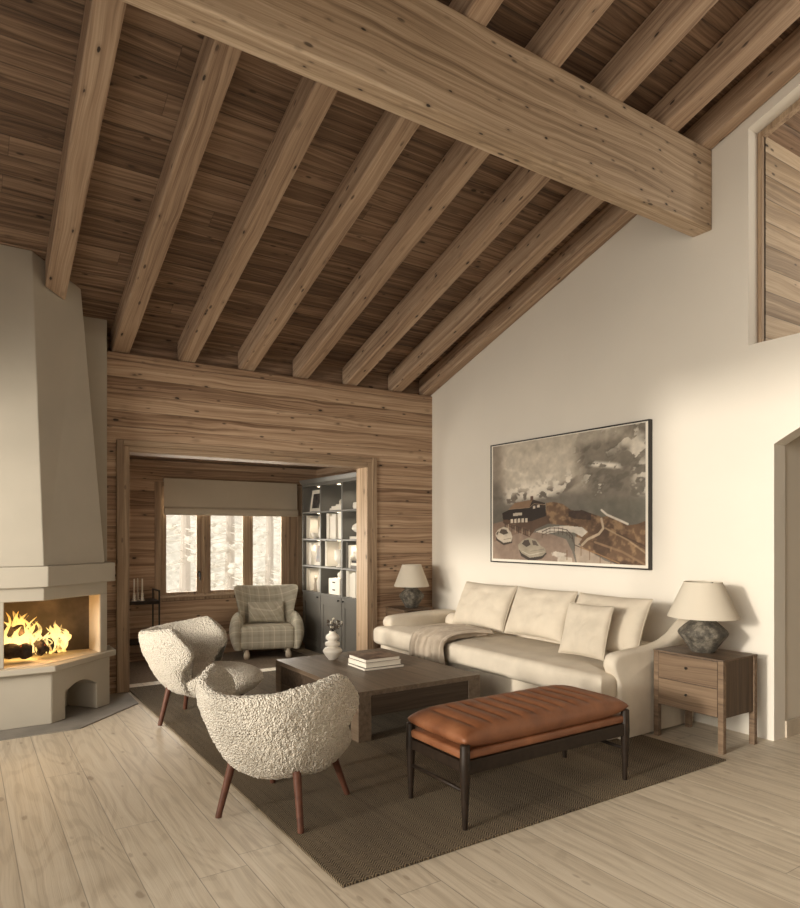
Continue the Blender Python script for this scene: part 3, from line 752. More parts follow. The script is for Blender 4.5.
# throw over the seat edge
def throw():
    path = [(3.645,.25),(3.645,.32),(3.640,.39),(3.648,.44),(3.68,.476),(3.76,.492),(3.9,.502),(3.98,.506),(4.05,.507)]
    def at(t_):
        k = t_*(len(path)-1); i = min(int(k), len(path)-2); f = k-i
        return path[i][0]*(1-f)+path[i+1][0]*f, path[i][1]*(1-f)+path[i+1][1]*f
    NU_, NV_ = 90, 110; rows = []
    for i in range(NU_+1):
        t_ = i/NU_; x, z = at(t_); row = []
        for j in range(NV_+1):
            s_ = j/NV_
            yc = 4.99 - .17*max(0,t_-.4)/.6; w = .56 - .14*t_
            ph_ = s_*2*PI*4.6 + 1.1*math.sin(t_*3.2+.5) + 1.5*t_ + .8*math.sin(s_*7); fold = 2*abs(math.sin(ph_/2))**.7-1 + .35*math.sin(ph_*2.3+t_*4)
            amp = .030 + .010*math.sin(3*t_)
            y = yc + (s_-.5)*w + .012*math.sin(s_*26+t_*5)
            lift = amp*(fold+1)*.9 + .006
            nx, nz = (-1,0) if t_ < .38 else (-.7,.7) if t_ < .5 else (0,1)
            hem = -.10*(1-t_)*(.5+.5*math.sin(s_*5.2+.6))*max(0,1-t_*3)
            row.append((x+nx*lift, y, z+nz*lift+hem*.6))
        rows.append(row)
    return M().grid(rows)
o = ob('throw_blanket', throw(), MAT['throw'], smooth=True)
sd = o.modifiers.new('solid', 'SOLIDIFY'); sd.thickness = .006; sd.offset = 1
tag(o, 'taupe wool throw draped in folds over the front of the sofa seat', 'blanket')

# ------------------------------------------------------------------ side tables and lamps
def side_table(x0, x1, y0, y1, zt, label):
    r = empty('side_table', ((x0+x1)/2,(y0+y1)/2,0)); tag(r, label, 'side table', 'walnut side tables')
    w = .038
    for x in (x0, x1-w):
        for y in (y0, y1-w): ob('leg', M().box((x,y,.0005),(x+w,y+w,zt-.012)), MAT['tablewood'], r, bevel=.003)
    ob('case', M().box((x0+.006,y0+w,.232),(x1-.004,y1-w,zt-.012)).box((x0+w,y0+.006,.232),(x1-w,y1-.006,zt-.012)), MAT['tablecase_shaded'], r, bevel=.002)
    ob('top', M().box((x0-.002,y0-.002,zt-.012),(x1+.002,y1+.002,zt)), MAT['tabledark'], r, bevel=.002)
    hm = (.24+zt-.012)/2
    for z0, z1 in ((.238,hm-.003),(hm+.003,zt-.018)):
        d = ob('drawer', M().box((x0-.001,y0+w+.003,z0),(x0+.0055,y1-w-.003,z1)), MAT['tablewood'], r, bevel=.0015)
        yk = (y0+y1)/2; zk = (z0+z1)/2+.012
        ob('knob', M().tube([(x0-.0012,yk,zk),(x0-.010,yk,zk),(x0-.016,yk,zk),(x0-.020,yk,zk)], [.005,.005,.009,.006], 14), MAT['black'], d, smooth=True, angle=50)
    return r
side_table(4.178, 4.592, 2.482, 3.008, .62, 'walnut side table with two drawers beside the arched opening')
side_table(4.086, 4.49, 6.10, 6.488, .61, 'walnut side table tucked between the far sofa arm and the wood wall')
def make_lamp(label):
    r = empty('table_lamp'); tag(r, label, 'table lamp', 'stoneware table lamps')
    pr = [(.0,0),(.078,0),(.084,.008),(.096,.03),(.13,.08),(.160,.118),(.167,.135),(.158,.152),(.125,.185),(.088,.215),(.072,.232),(.076,.245),(.07,.25),(0,.25)]
    ob('base', M().lathe(pr, seg=48, caps=False), MAT['stoneware'], r, smooth=True, world=False)
    ob('stem', M().tube([(0,0,.245),(0,0,.40)], .008, 10), MAT['brass'], r, smooth=True, world=False)
    s_ = ob('lamp_shade', M().lathe([(.236,.245),(.126,.490),(.123,.490),(.233,.246),(.236,.245)], seg=64, caps=False), MAT['shade'], r, smooth=True, world=False, angle=60)
    ob('trim_ring', M().lathe([(.1275,.484),(.1275,.492),(.1215,.492),(.1215,.484),(.1275,.484)], seg=64, caps=False), MAT['shade'], s_, world=False)
    ob('spider', M().tube([(-.124,0,.482),(0,0,.47),(.124,0,.482)], .003, 6).tube([(0,-.124,.482),(0,0,.47),(0,.124,.482)], .003, 6).tube([(0,0,.40),(0,0,.475)], .006, 8), MAT['brass'], s_, world=False)
    ob('bulb', M().lathe([(.0005,.455),(.02,.45),(.029,.43),(.024,.41),(.012,.395),(.012,.385)], seg=16), MAT['ceramic'], r, smooth=True, world=False)
    return r
l1 = make_lamp('stoneware table lamp with pale linen shade beside the arched opening'); l1.location = (4.378,2.75,.6205)
l2 = copy_tree(l1); tag(l2, 'dark stoneware table lamp with linen shade in front of the wood wall', 'table lamp', 'stoneware table lamps'); l2.location = (4.30,6.275,.6105); l2.scale = (.86,.86,1.0)

# ------------------------------------------------------------------ framed picture
def fbm(x, y, oct=5, seed=0):
    rng = np.random.RandomState(seed); tot = np.zeros_like(x); amp = .5
    for o_ in range(oct):
        n = 64; g = rng.rand(n, n); fx, fy = x*2**o_, y*2**o_
        ix, iy = np.floor(fx).astype(int), np.floor(fy).astype(int); dx, dy = fx-ix, fy-iy; dx = dx*dx*(3-2*dx); dy = dy*dy*(3-2*dy)
        a = g[ix % n, iy % n]; b_ = g[(ix+1) % n, iy % n]; c = g[ix % n, (iy+1) % n]; d = g[(ix+1) % n, (iy+1) % n]
        tot += amp*((a*(1-dx)+b_*dx)*(1-dy) + (c*(1-dx)+d*dx)*dy); amp *= .5
    return tot
def picture_colors(nu, nv):
    U, V = np.meshgrid(np.linspace(0,1,nu), np.linspace(0,1,nv)); A = 1.56; X = U*A
    C = np.zeros((nv,nu,3))
    def put(mask, c, al=1.0):
        c = np.array(c)/255.; m = (np.clip(mask,0,1)*al)[...,None]; C[:] = C*(1-m)+c*m
    def S(v, a, b): t_ = np.clip((v-a)/(b-a),0,1); return t_*t_*(3-2*t_)
    n1 = fbm(X*3,V*3,5,1); n2 = fbm(X*9,V*9,5,2); n3 = fbm(X*5+3,V*7,6,3); n4 = fbm(X*26,V*26,3,4)
    put(np.ones_like(U), (150,138,124)); put(S(n1+.25*(V-.6),.35,.7), (190,178,162))
    put(S(V,.95,.72)*S(U,.02,.2)*S(n1,.3,.55), (196,184,166), .8)
    put(S(.62-V,0,.12), (120,113,103)); put(S(.50-V,0,.1), (103,99,90), .7)
    # far range with snow, lower edge drifting down
    n5 = fbm(X*15+1,V*22,5,7); n6 = fbm((X+V*.6)*9,(V-X*.5)*20,5,8)
    ridge = .60-.05*np.sin(U*6.0+.4)+.16*(n1-.5)
    put(S(V-ridge,-.06,.10)*S(.66-U,0,.14)*S(U,.02,.14), (204,194,178), .9)
    put(S(.10-np.abs(V-ridge-.02),0,.07)*S(.66-U,0,.1)*S(U,.06,.16)*S(n5,.44,.52), (222,213,198)); put(S(.05-np.abs(V-ridge+.03),0,.03)*S(.66-U,0,.1)*S(n5,.52,.44), (112,103,93), .85)
    put(S(.02-np.abs(V-.74-.02*np.sin(U*14)+.9*(U-.2)*(U<.3)*.3),0,.02)*S(U,.06,.12)*S(.34-U,0,.1)*S(n5,.42,.5), (212,203,188), .8)
    # big slope towards the upper corner
    sl = S(U-(.60-.2*(V-.6)),0,.12); put(sl*S(V,.34,.5), (126,118,106), .9); put(sl*S(n6,.46,.60)*S(V,.4,.6), (104,97,87), .7)
    put(sl*S(n6*.5+n3*.5,.485,.52)*S(V,.46,.58)*S(n1,.34,.5), (214,205,190)); put(S(U,.9,.97)*S(V-.45,0,.1)*S(n5,.42,.5)*S(.8-V,0,.1), (212,203,188), .9)
    put(S(.035-np.abs(V-.74+.25*(U-.75)),0,.03)*S(U,.66,.72)*S(.9-U,0,.06)*S(n5,.36,.46), (222,214,200)); put(S(V,.86,.94)*S(n1,.42,.55), (186,176,160), .75)
    put(S(U,.6,.7)*S(V-.28,0,.05)*S(.52-V,0,.1), (112,108,97), .85); put(S(.12-U,0,.1)*S(.72-V,0,.1)*S(V,.40,.5), (110,102,92), .7)
    def Q(x, y):
        u = (x-55)/645.; t0 = 200-110*u; b0 = 670+28*u; return (u, (b0-y)/(b0-t0))
    def poly(pts, c, al=1.0, tex=None):
        pts = [Q(*p) for p in pts]
        ins = np.zeros(U.shape, bool); n = len(pts); j = n-1
        for i in range(n):
            xi, yi = pts[i]; xj, yj = pts[j]
            ins ^= ((yi > V+.0*n4) != (yj > V)) & (U < (xj-xi)*(V-yi)/(yj-yi+1e-12)+xi); j = i
        put(ins.astype(float)*(1 if tex is None else tex), c, al)
    def stroke(pts, w, c, al=1.0):
        d = np.full(U.shape, 9.)
        for p, q in zip(pts[:-1], pts[1:]):
            (a, b_), (e, f) = Q(*p), Q(*q); dx, dy = (e-a)*A, f-b_; L2 = dx*dx+dy*dy+1e-9
            t_ = np.clip((((U-a)*A)*dx+(V-b_)*dy)/L2, 0, 1); d = np.minimum(d, np.hypot((U-a)*A-t_*dx, V-b_-t_*dy))
        put(S(w-d, 0, .004), c, al)
    # hillside on the far side of the road
    hill = [(318,432),(350,428),(390,436),(425,462),(500,474),(545,492),(585,484),(640,528),(672,522),(705,505),(710,702),(600,692),(470,625),(440,560),(400,528),(318,520)]
    poly(hill, (112,86,64)); poly(hill, (150,122,92), .85, S(n4,.40,.60)); poly(hill, (74,54,40), .8, S(n3+.2*(n2-.5),.50,.60)); 
    poly([(500,474),(545,492),(585,484),(640,528),(672,522),(705,505),(710,640),(640,590),(560,520)], (70,50,38), .55, S(n2,.42,.55))
    stroke([(545,462),(565,482),(600,500),(640,522)], .010, (222,214,200)); stroke([(545,500),(552,540),(535,565),(492,588),(470,612)], .012, (185,166,142))
    stroke([(560,540),(640,590),(705,650)], .008, (172,148,118), .8); stroke([(520,600),(620,640),(705,700)], .010, (150,122,94), .8); stroke([(600,560),(705,620)], .006, (70,50,38), .8)
    poly([(415,468),(470,462),(505,476),(505,505),(440,500),(415,490)], (58,42,34), .85)
    # road and lay-by
    road = [(50,525),(110,512),(240,560),(320,560),(405,588),(430,640),(445,692),(50,672)]
    poly(road, (142,122,107)); poly(road, (160,142,126), .7, S(n1,.35,.6)); poly([(50,525),(110,512),(200,560),(60,600)], (124,100,84), .6)
    poly([(268,556),(330,536),(400,529),(470,536),(492,556),(470,578),(440,560),(385,552),(320,566)], (206,196,182)); poly([(440,575),(470,585),(455,610),(500,640),(560,680),(600,694),(450,692),(440,640)], (178,160,142), .85)
    poly([(310,652),(360,640),(405,650),(430,690),(300,680)], (206,196,182), .9, S(n2,.38,.5)); poly([(385,660),(430,668),(430,690),(370,688)], (190,178,162))
    # lodge
    poly([(105,482),(145,462),(250,452),(312,438),(320,490),(330,520),(270,545),(240,580),(190,560),(110,520)], (92,70,55)); poly([(120,520),(250,530),(250,575),(200,560)], (120,96,78), .8, S(n4,.4,.55))
    poly([(105,478),(148,460),(250,448),(312,432),(318,488),(248,512),(108,505)], (44,34,28)); poly([(138,462),(168,434),(256,418),(262,436),(240,452)], (136,108,84)); poly([(256,418),(312,432),(316,452),(252,456),(240,452)], (54,42,35)); poly([(244,405),(258,403),(260,422),(246,424)], (96,72,58))
    stroke([(138,462),(240,453),(262,436),(314,440)], .004, (170,146,120))
    for k in range(5): poly([(148+18*k,503-1*k),(160+18*k,502-1*k),(160+18*k,519-1*k),(148+18*k,520-1*k)], (212,200,182))
    poly([(160,478),(205,474),(205,486),(160,490)], (196,184,166)); poly([(258,446),(268,444),(268,456),(258,458)], (206,196,180)); poly([(276,442),(288,440),(288,451),(276,453)], (206,196,180))
    for k in range(8): poly([(118+17*k,520+4*k),(122+17*k,520+4*k),(122+17*k,548+4*k),(118+17*k,548+4*k)], (184,164,142) if k % 2 else (56,42,34), .85)
    stroke([(110,516),(180,534),(250,556)], .004, (62,46,37))
    # cars
    poly([(72,592),(112,614),(156,604),(156,590),(110,596),(72,574)], (64,54,47)); poly([(70,562),(86,546),(112,536),(132,541),(150,560),(156,578),(152,598),(112,604),(82,588),(70,574)], (202,190,172)); poly([(88,560),(101,545),(126,548),(136,563),(112,570)], (84,72,62)); poly([(72,566),(84,552),(86,560),(78,572)], (96,82,70)); stroke([(112,590),(150,584)], .004, (120,106,92))
    poly([(188,628),(200,660),(242,682),(300,672),(320,650),(312,636),(240,652)], (58,49,42)); poly([(185,612),(196,604),(208,592),(238,582),(272,590),(292,615),(312,627),(318,644),(300,660),(242,668),(204,648),(188,630)], (158,148,130)); poly([(204,608),(216,593),(236,590),(246,612),(226,622)], (72,62,54)); poly([(252,592),(270,596),(284,616),(258,614)], (96,84,74)); stroke([(206,640),(242,656),(310,642)], .004, (206,196,178)); stroke([(246,640),(310,630)], .004, (120,110,96))
    # railing
    rl = [(300,556),(335,540),(372,540),(408,548),(430,572),(440,612),(462,622)]
    stroke(rl, .005, (66,50,40)); stroke([(x,y+14) for x,y in rl[:5]], .004, (66,50,40))
    for x, y in rl[:-1] + [(318,547),(354,540),(390,543),(420,560)]: stroke([(x,y-3),(x,y+26)], .004, (60,45,36))
    stroke([(462,622),(530,650),(610,690)], .006, (150,116,80)); 
    for x, y in ((466,622),(500,640),(540,656),(580,676),(408,640)): stroke([(x,y-4),(x,y+36)], .005, (112,82,56))
    C[:] = np.clip(C*(.84+.18*n4[...,None]+.16*n5[...,None]), 0, 1)
    return C
pt = empty('framed_picture', (4.735,4.41,1.772)); tag(pt, 'wide framed mountain photograph hanging above the cream sofa', 'picture')
PX0, PY0, PY1, PZ0, PZ1 = 4.712, 3.432, 5.392, 1.154, 2.392
fw = .012
m = M().box((PX0,PY0,PZ0),(XW-.002,PY0+fw,PZ1)).box((PX0,PY1-fw,PZ0),(XW-.002,PY1,PZ1)).box((PX0,PY0+fw,PZ0),(XW-.002,PY1-fw,PZ0+fw)).box((PX0,PY0+fw,PZ1-fw),(XW-.002,PY1-fw,PZ1))
ob('frame', m, MAT['frameblack'], pt)
ob('mat_border', M().box((PX0+.006,PY0+fw,PZ0+fw),(PX0+.012,PY1-fw,PZ1-fw)), MAT['white'], pt)
nu, nv = 420, 266
ya, yb, za, zb_ = PY1-.034, PY0+.040, PZ0+.036, PZ1-.02
U, V = np.meshgrid(np.linspace(0,1,nu), np.linspace(0,1,nv))
co = np.stack([np.full(U.shape, PX0+.0055-4.735), ya+(yb-ya)*U-4.41, za+(zb_-za)*V-1.772], -1).reshape(-1,3)
idx = np.arange(nu*nv).reshape(nv,nu)
fcs = np.stack([idx[:-1,:-1], idx[:-1,1:], idx[1:,1:], idx[1:,:-1]], -1).reshape(-1,4)
me = bpy.data.meshes.new('print'); me.from_pydata(co.tolist(), [], fcs.tolist())
at = me.color_attributes.new('ink', 'FLOAT_COLOR', 'POINT')
cc = picture_colors(nu, nv).reshape(-1,3); lin = np.where(cc <= .04045, cc/12.92, ((cc+.055)/1.055)**2.4)
at.data.foreach_set('color', np.concatenate([lin*.95, np.ones((len(lin),1))], 1).astype(np.float32).ravel())
t = NT('photo_print'); a_ = t.n('ShaderNodeVertexColor', layer_name='ink'); t.base(a_.outputs[0]); t.rough(.55)
me.materials.append(t.mat); o = bpy.data.objects.new('print', me); COL.objects.link(o); o.parent = pt

# ------------------------------------------------------------------ window, blind
wn = empty('window_1', ((WX0+WX1)/2,YA+.08,WZ0)); struct(wn)
yf0, yf1 = YA-.012, YA+.12
ob('frame', M().box((WX0-.075,yf0,WZ0-.06),(WX0+.005,yf1,WZ1)).box((WX1-.005,yf0,WZ0-.06),(WX1+.06,yf1,WZ1)).box((WX0,yf0,WZ0-.04),(WX1,yf1,WZ0+.03)).box((WX0,yf0,WZ1-.05),(WX1,yf1,WZ1)), MAT['trimz'], wn, bevel=.004)
ob('window_sill', M().box((WX0-.02,YA-.05,WZ0-.005),(WX1+.02,YA+.06,WZ0+.018)), MAT['trimx'], wn, bevel=.004)
sash = [(2.085,2.60),(2.64,3.225),(3.225,3.79)]
pan = [(2.155,2.535,.715), (2.715,3.150,.718), (3.288,3.700,.735)]
for (s0,s1),(p0,p1,pz) in zip(sash, pan):
    y0, y1 = YA+.03, YA+.075
    s_ = ob('sash', M().box((s0,y0,WZ0+.03),(p0,y1,WZ1-.05)).box((p1,y0,WZ0+.03),(s1,y1,WZ1-.05)).box((p0,y0,WZ0+.03),(p1,y1,pz)).box((p0,y0,WZ1-.13),(p1,y1,WZ1-.05)), MAT['trimz'], wn, bevel=.004)
    ob('pane', M().box((p0-.005,YA+.05,pz-.005),(p1+.005,YA+.056,WZ1-.125)), MAT['glass'], s_)
ob('mullion', M().box((2.60,YA+.01,WZ0+.03),(2.64,YA+.10,WZ1-.05)), MAT['trimz'], wn, bevel=.003)
ob('mullion', M().box((3.79,YA+.01,WZ0+.03),(WX1-.005,YA+.10,WZ1-.05)), MAT['trimz'], wn, bevel=.003)
ob('window_handle', M().rbox((2.552,YA+.012,.90),(2.578,YA+.03,.975),.005,2).tube([(2.565,YA+.012,.955),(2.565,YA-.012,.955),(2.565,YA-.014,.86)], .008, 8), MAT['black'], wn)
bl = empty('roman_blind', (3.0,YA-.05,1.69)); tag(bl, 'folded beige linen roman blind covering the top of the alcove window', 'blind')
bx0, bx1 = 2.105, 3.90
ob('fabric', M().grid([[(bx0,YA-.045,2.145),(bx1,YA-.045,2.145)],[(bx0,YA-.05,1.80),(bx1,YA-.05,1.80)],[(bx0,YA-.052,1.775),(bx1,YA-.052,1.775)]]).rbox((bx0,YA-.062,1.77),(bx1,YA-.044,1.79),.004,2), MAT['blind'], bl)
ob('fold', M().rbox((bx0-.003,YA-.085,1.705),(bx1+.003,YA-.047,1.778),.012,3), MAT['blind'], bl, smooth=True)
ob('fold', M().rbox((bx0,YA-.070,1.687),(bx1,YA-.048,1.72),.008,3), MAT['blind'], bl, smooth=True)
ob('head_rail', M().box((bx0,YA-.044,2.10),(bx1,YA-.013,2.145)), MAT['white'], bl)

# ------------------------------------------------------------------ tartan wing chair
def wing_chair():
    r = empty('wing_armchair'); tag(r, 'low tartan wool wing armchair in front of the alcove window', 'armchair')
    # local: +y = back, x = width, front face at y=0
    ob('seat', M().rbox((-.335,-.02,.115),(.335,.56,.405),.05,5), MAT['plaid'], r, smooth=True, world=False)
    for s_ in (-1,1):
        rows = []; n = 22
        for i in range(n+1):
            t_ = i/n; z = .115 + .43*t_; w = .056 + .030*math.sin(PI*min(1,t_*1.05)); w *= math.sqrt(max(0,1-max(0,(t_-.80)/.20)**2.2)); w = max(w,.002)
            cx_ = s_*(.355 + .025*math.sin(PI*t_)); row = []
            for k in range(28):
                a = 2*PI*k/28; ca, sa = math.cos(a), math.sin(a)
                row.append((cx_ + w*math.copysign(abs(ca)**.8,ca), .27 + (.30-.02*t_)*math.copysign(abs(sa)**.6,sa)*(1 if t_ < .8 else 1-.25*((t_-.8)/.2)**2), z))
            rows.append(row)
        ob('arm', M().grid(rows, closed=True, capu=True), MAT['plaid'], r, smooth=True, world=False)
    rows = []; n = 40
    for i in range(n+1):
        u = -1+2*i/n; row = []
        J = 40
        for j in range(J):
            q = j/J; out = q < .5; tt = .5-.5*math.cos(PI*(q*2 if out else 2-2*q))
            ed = max(0,(abs(u)-.8)/.2); th = .055*math.sqrt(max(0,1-ed**2))*(1-(2*tt-1)**6)**.5 if 0 < tt < 1 else 0
            z0_, z1_ = .20, .90 - .03*(1-u*u) - .05*max(0,(abs(u)-.85)/.15)**2.5
            z = z0_ + (z1_-z0_)*tt
            hw = .31 + .10*max(0,(z-.35)/.5)**1.1
            y = .50 + .10*max(0,z-.35) - (.24*abs(u)**2.6)*(.6+.4*tt) + (th if out else -th)
            row.append((u*hw, y, z))
        rows.append(row)
    ob('backrest', M().grid(rows, closed=True, capu=True), MAT['plaid'], r, smooth=True, world=False)
    for sx in (-1,1):
        for y in (.04,.50):
            ob('leg', M().lathe([(.024,0),(.034,.01),(.040,.04),(.036,.075),(.026,.095),(.03,.12)], (sx*.255,y,0), 18), MAT['legwood'], r, smooth=True, world=False)
    return r
wc = wing_chair(); wc.location = (3.185,7.80,ZA+.012); wc.rotation_euler.z = math.radians(-19)
c = cushion('lumbar_cushion', .46, .27, .12, (0,0,0), math.radians(14), 0, MAT['plaid'], 'small rectangular tartan cushion with a centre button on the wing armchair', 'cushion', None, 9)
ob('button', M().lathe([(.0005,.006),(.010,.004),(.013,0),(.010,-.004)], (0,0,.058), 12), MAT['plaid'], c, smooth=True, world=False)
c.matrix_world = Matrix.Translation((3.185,7.80,ZA+.012)) @ Matrix.Rotation(math.radians(-19),4,'Z') @ Matrix.Translation((.0,.33,.545)) @ Matrix(((1,0,0,0),(0,0,-1,0),(0,1,0,0),(0,0,0,1))) @ Matrix.Rotation(math.radians(-16),4,'X')

# ------------------------------------------------------------------ console with candlesticks
cs = empty('metal_console', (1.68,8.33,ZA)); tag(cs, 'slim black metal console with raised end loop against the alcove wood wall', 'console')
kx0, kx1, ky0, ky1 = 1.36, 1.975, 8.14, 8.47
ob('shelf', M().box((kx0,ky0,.625),(kx1,ky1,.665)), MAT['walnut'], cs, bevel=.003)
ob('shelf', M().box((kx0,ky0,.16),(kx1,ky1,.185)), MAT['walnut'], cs, bevel=.003)
for x in (kx0+.008, kx1-.008):
    for y in (ky0+.008, ky1-.008): ob('leg', M().box((x-.008,y-.008,ZA+.0125),(x+.008,y+.008,.77)), MAT['black'], cs)
    ob('end_loop', M().box((x-.008,ky0,.77),(x+.008,ky1,.786)), MAT['black'], cs)
for i, (x, y, lab) in enumerate(((1.70,8.22,'glass candlestick with a white taper nearest the fireplace on the console'), (1.755,8.30,'middle glass candlestick with a white taper on the console'), (1.79,8.22,'glass candlestick with a white taper nearest the end loop of the console'))):
    c_ = empty('candlestick', (x,y,.6655)); tag(c_, lab, 'candlestick', 'candlesticks on the console')
    ob('glass_stem', M().lathe([(.0005,0),(.03,.001),(.03,.006),(.012,.014),(.02,.03),(.012,.045),(.017,.06),(.012,.075),(.014,.09),(.0005,.09)], seg=16, caps=False), MAT['ceramic'], c_, smooth=True, world=False)
    ob('candle', M().tube([(0,0,.09),(0,0,.21),(0,0,.255),(0,0,.26)], [.009,.009,.008,.003], 10), MAT['white'], c_, smooth=True, world=False)

# ------------------------------------------------------------------ bookcase
bk = empty('bookcase', (4.05,7.5,ZA)); tag(bk, 'grey painted built-in bookcase with lit shelves over cupboards', 'bookcase')
YN, YF = 6.745, 8.29
xb1 = 4.215
divs = [8.29-.0, 7.748, 7.168]           # far edges of the three bays
rowz = [.70, 1.036, 1.388, 1.747, 2.082]  # shelf tops / underside of cornice
CAB = .688
ob('cabinet', M().box((XB+.014,YN,ZA+.08),(xb1,YF,CAB-.014)).box((XB+.04,YN,ZA+.0005),(xb1,YF,ZA+.08)), MAT['cabinet'], bk, bevel=.002)
ob('counter', M().box((XB-.004,YN,CAB-.014),(xb1,YF+.004,CAB)), MAT['cabinet'], bk, bevel=.003)
ob('back_panel', M().box((xb1-.012,YN,CAB),(xb1,YF,2.16)), MAT['cabinside'], bk)
bays = [(7.765,8.265),(7.185,7.731),(6.765,7.151)]
for y in (8.265,7.731,7.151,YN): ob('upright', M().box((XB,y,CAB),(xb1-.012,y+(.034 if y == 7.731 or y == 7.151 else .025 if y > 8 else .02),2.10)), MAT['cabinet'], bk, bevel=.002)
for z in rowz[1:4]:
    for a, bb in bays: ob('shelf', M().box((XB+.002,a,z-.022),(xb1-.012,bb,z)), MAT['cabinet'], bk, bevel=.002)
ob('cornice', M().box((XB-.004,YN,2.082),(xb1,YF+.004,2.12)).hexa([(XB-.012,YN,2.12),(xb1,YN,2.12),(xb1,YF+.012,2.12),(XB-.012,YF+.012,2.12),(XB-.04,YN,2.172),(xb1,YN,2.172),(xb1,YF+.03,2.172),(XB-.04,YF+.03,2.172)]), MAT['cabinet'], bk, bevel=.003)
dy = [(7.745,8.275,'a'),(7.175,7.737,'b'),(6.76,7.167,'c')]
for a, bb, _k in dy:
    z0, z1 = ZA+.09, CAB-.018
    d = ob('door', M().box((XB,a+.003,z0),(XB+.0135,a+.073,z1)).box((XB,bb-.073,z0),(XB+.0135,bb-.003,z1)).box((XB,a+.073,z0),(XB+.0135,bb-.073,z0+.08)).box((XB,a+.073,z1-.12),(XB+.0135,bb-.073,z1)).box((XB+.008,a+.07,z0+.07),(XB+.0135,bb-.07,z1-.11)), MAT['cabinet'], bk, bevel=.002)
    yk = a+.06 if _k != 'c' else bb-.05
    ob('handle', M().lathe([(.0005,0),(.006,.001),(.006,.012),(.013,.018),(.011,.026),(.0005,.027)], seg=14, caps=False).xf(Matrix.Translation((XB,yk,CAB-.058)) @ Matrix.Rotation(-PI/2,4,'Y')), MAT['black'], d, smooth=True)
for rz_ in rowz[1:]:
    for a, bb in bays:
        ob('downlight', M().tube([(XB+.12,(a+bb)/2,rz_-.0225 if rz_ < 2 else rz_-.0005),(XB+.12,(a+bb)/2,rz_-.028 if rz_ < 2 else rz_-.006)], .022, 16), emit('puck_light', (1.0,.82,.55), 6), bk)

# contents: every piece its own object
def std_book(y, x, z, th, h, d, label, grp, mat='white'):
    r = empty('book', (x,y,z)); tag(r, label, 'book', grp)
    ob('cover', M().box((-.0,-th/2,0),(.003,th/2,h)).box((.003,-th/2,0),(d,-th/2+.002,h)).box((.003,th/2-.002,0),(d,th/2,h)), MAT[mat], r, world=False, bevel=.001)
    ob('pages', M().box((.0035,-th/2+.0025,.003),(d-.004,th/2-.0025,h-.004)), MAT['pages'], r, world=False)
def lying_book(y, x, z, ly, lx, h, label, grp, mat='white'):
    r = empty('book', (x,y,z)); tag(r, label, 'book', grp)
    ob('cover', M().box((0,-ly/2,0),(lx,ly/2,.002)).box((0,-ly/2,h-.002),(lx,ly/2,h)).box((0,-ly/2,.002),(.002,ly/2,h-.002)), MAT[mat], r, world=False)
    ob('pages', M().box((.0025,-ly/2+.003,.0022),(lx-.004,ly/2-.003,h-.0022)), MAT['pages'], r, world=False)
ORD = ['nearest the window end', 'second from the window end', 'third from the window end', 'fourth from the window end', 'fifth from the window end']
def row_books(y0, n, th, h, z, bay, row, x=XB+.045, step=None, mats=None):
    y = y0
    for i in range(n):
        t_ = th*(.85+.3*((i*7) % 3)/2); hh = h*(1-.05*((i*5) % 3))
        std_book(y-t_/2, x+.01*((i*3) % 2), z+.0005, t_, hh, .20, 'white upright book %s in its row, %s bay, %s shelf' % (ORD[i], bay, row), 'upright books in the bookcase', mats[i % len(mats)] if mats else 'white')
        y -= t_ + .002
def small_frame(y, x, z, w, h, label, dark, rz=0):
    r = empty('tabletop_picture', (x,y,z+.002), rz); tag(r, label, 'picture', 'small pictures in the bookcase')
    T_ = Matrix.Rotation(math.radians(8),4,'Y')
    ob('frame', M().box((0,-w/2,0),(.012,-w/2+.015,h)).box((0,w/2-.015,0),(.012,w/2,h)).box((0,-w/2+.015,0),(.012,w/2-.015,.015)).box((0,-w/2+.015,h-.015),(.012,w/2-.015,h)).xf(T_), MAT['white'], r, world=False)
    ob('mount', M().box((.005,-w/2+.014,.014),(.011,w/2-.014,h-.014)).xf(T_), MAT['white'], r, world=False)
    mm = M().box((.003,-w/2+.045,.045),(.0048,w/2-.045,h-.05))
    ob('print', mm.xf(T_), dark, r, world=False)
def vessel(name, prof, loc, label, cat, grp=None, mat='ceramic'):
    o = ob(name, M().lathe(prof, seg=28, caps=False), MAT[mat], smooth=True); o.location = loc; return tag(o, label, cat, grp)
printA = plain('figure_print', (.05,.04,.035), .6, nscale=25, namt=.8); 
def m_print2():
    t = NT('amber_print'); t.base(t.ramp(t.noise(t.coords(), 14, 3), [(.4,(.015,.01,.008)), (.55,(.10,.045,.015)), (.68,(.55,.27,.07))])); t.rough(.4); return t.mat
printB = m_print2()
b0, b1, b2 = bays
# top shelf
z = rowz[3]
small_frame(8.03, XB+.06, z+.0005, .30, .29, 'white frame with a small dark figure print on the top shelf', printA)
lying_book(7.45, XB+.06, z+.0005, .30, .2, .03, 'white book lying flat at the bottom of a pile on the top shelf', 'books lying in the bookcase')
lying_book(7.44, XB+.07, z+.031, .26, .18, .025, 'white book lying on top of a pile on the top shelf', 'books lying in the bookcase')
def coral(loc):
    r = random.Random(2); mm = M()
    for i in range(9):
        a = Vector((0,-.09+i*.02,.01)); b_ = a + Vector((r.uniform(-.03,.03), -.03-r.uniform(0,.03), .04+.012*(9-i)*0+r.uniform(.03,.075)*(1-.05*i)))
        mm.tube([a, a.lerp(b_,.5)+Vector((0,.012,.01)), b_], [.016,.014,.006], 8)
    mm.rbox((-.05,-.10,0),(.05,.10,.022),.008,2)
    o = ob('coral_sculpture', mm, MAT['ceramic'], smooth=True); o.location = loc; tag(o, 'pale coral-like sculpture on the flat books of the top shelf', 'sculpture')
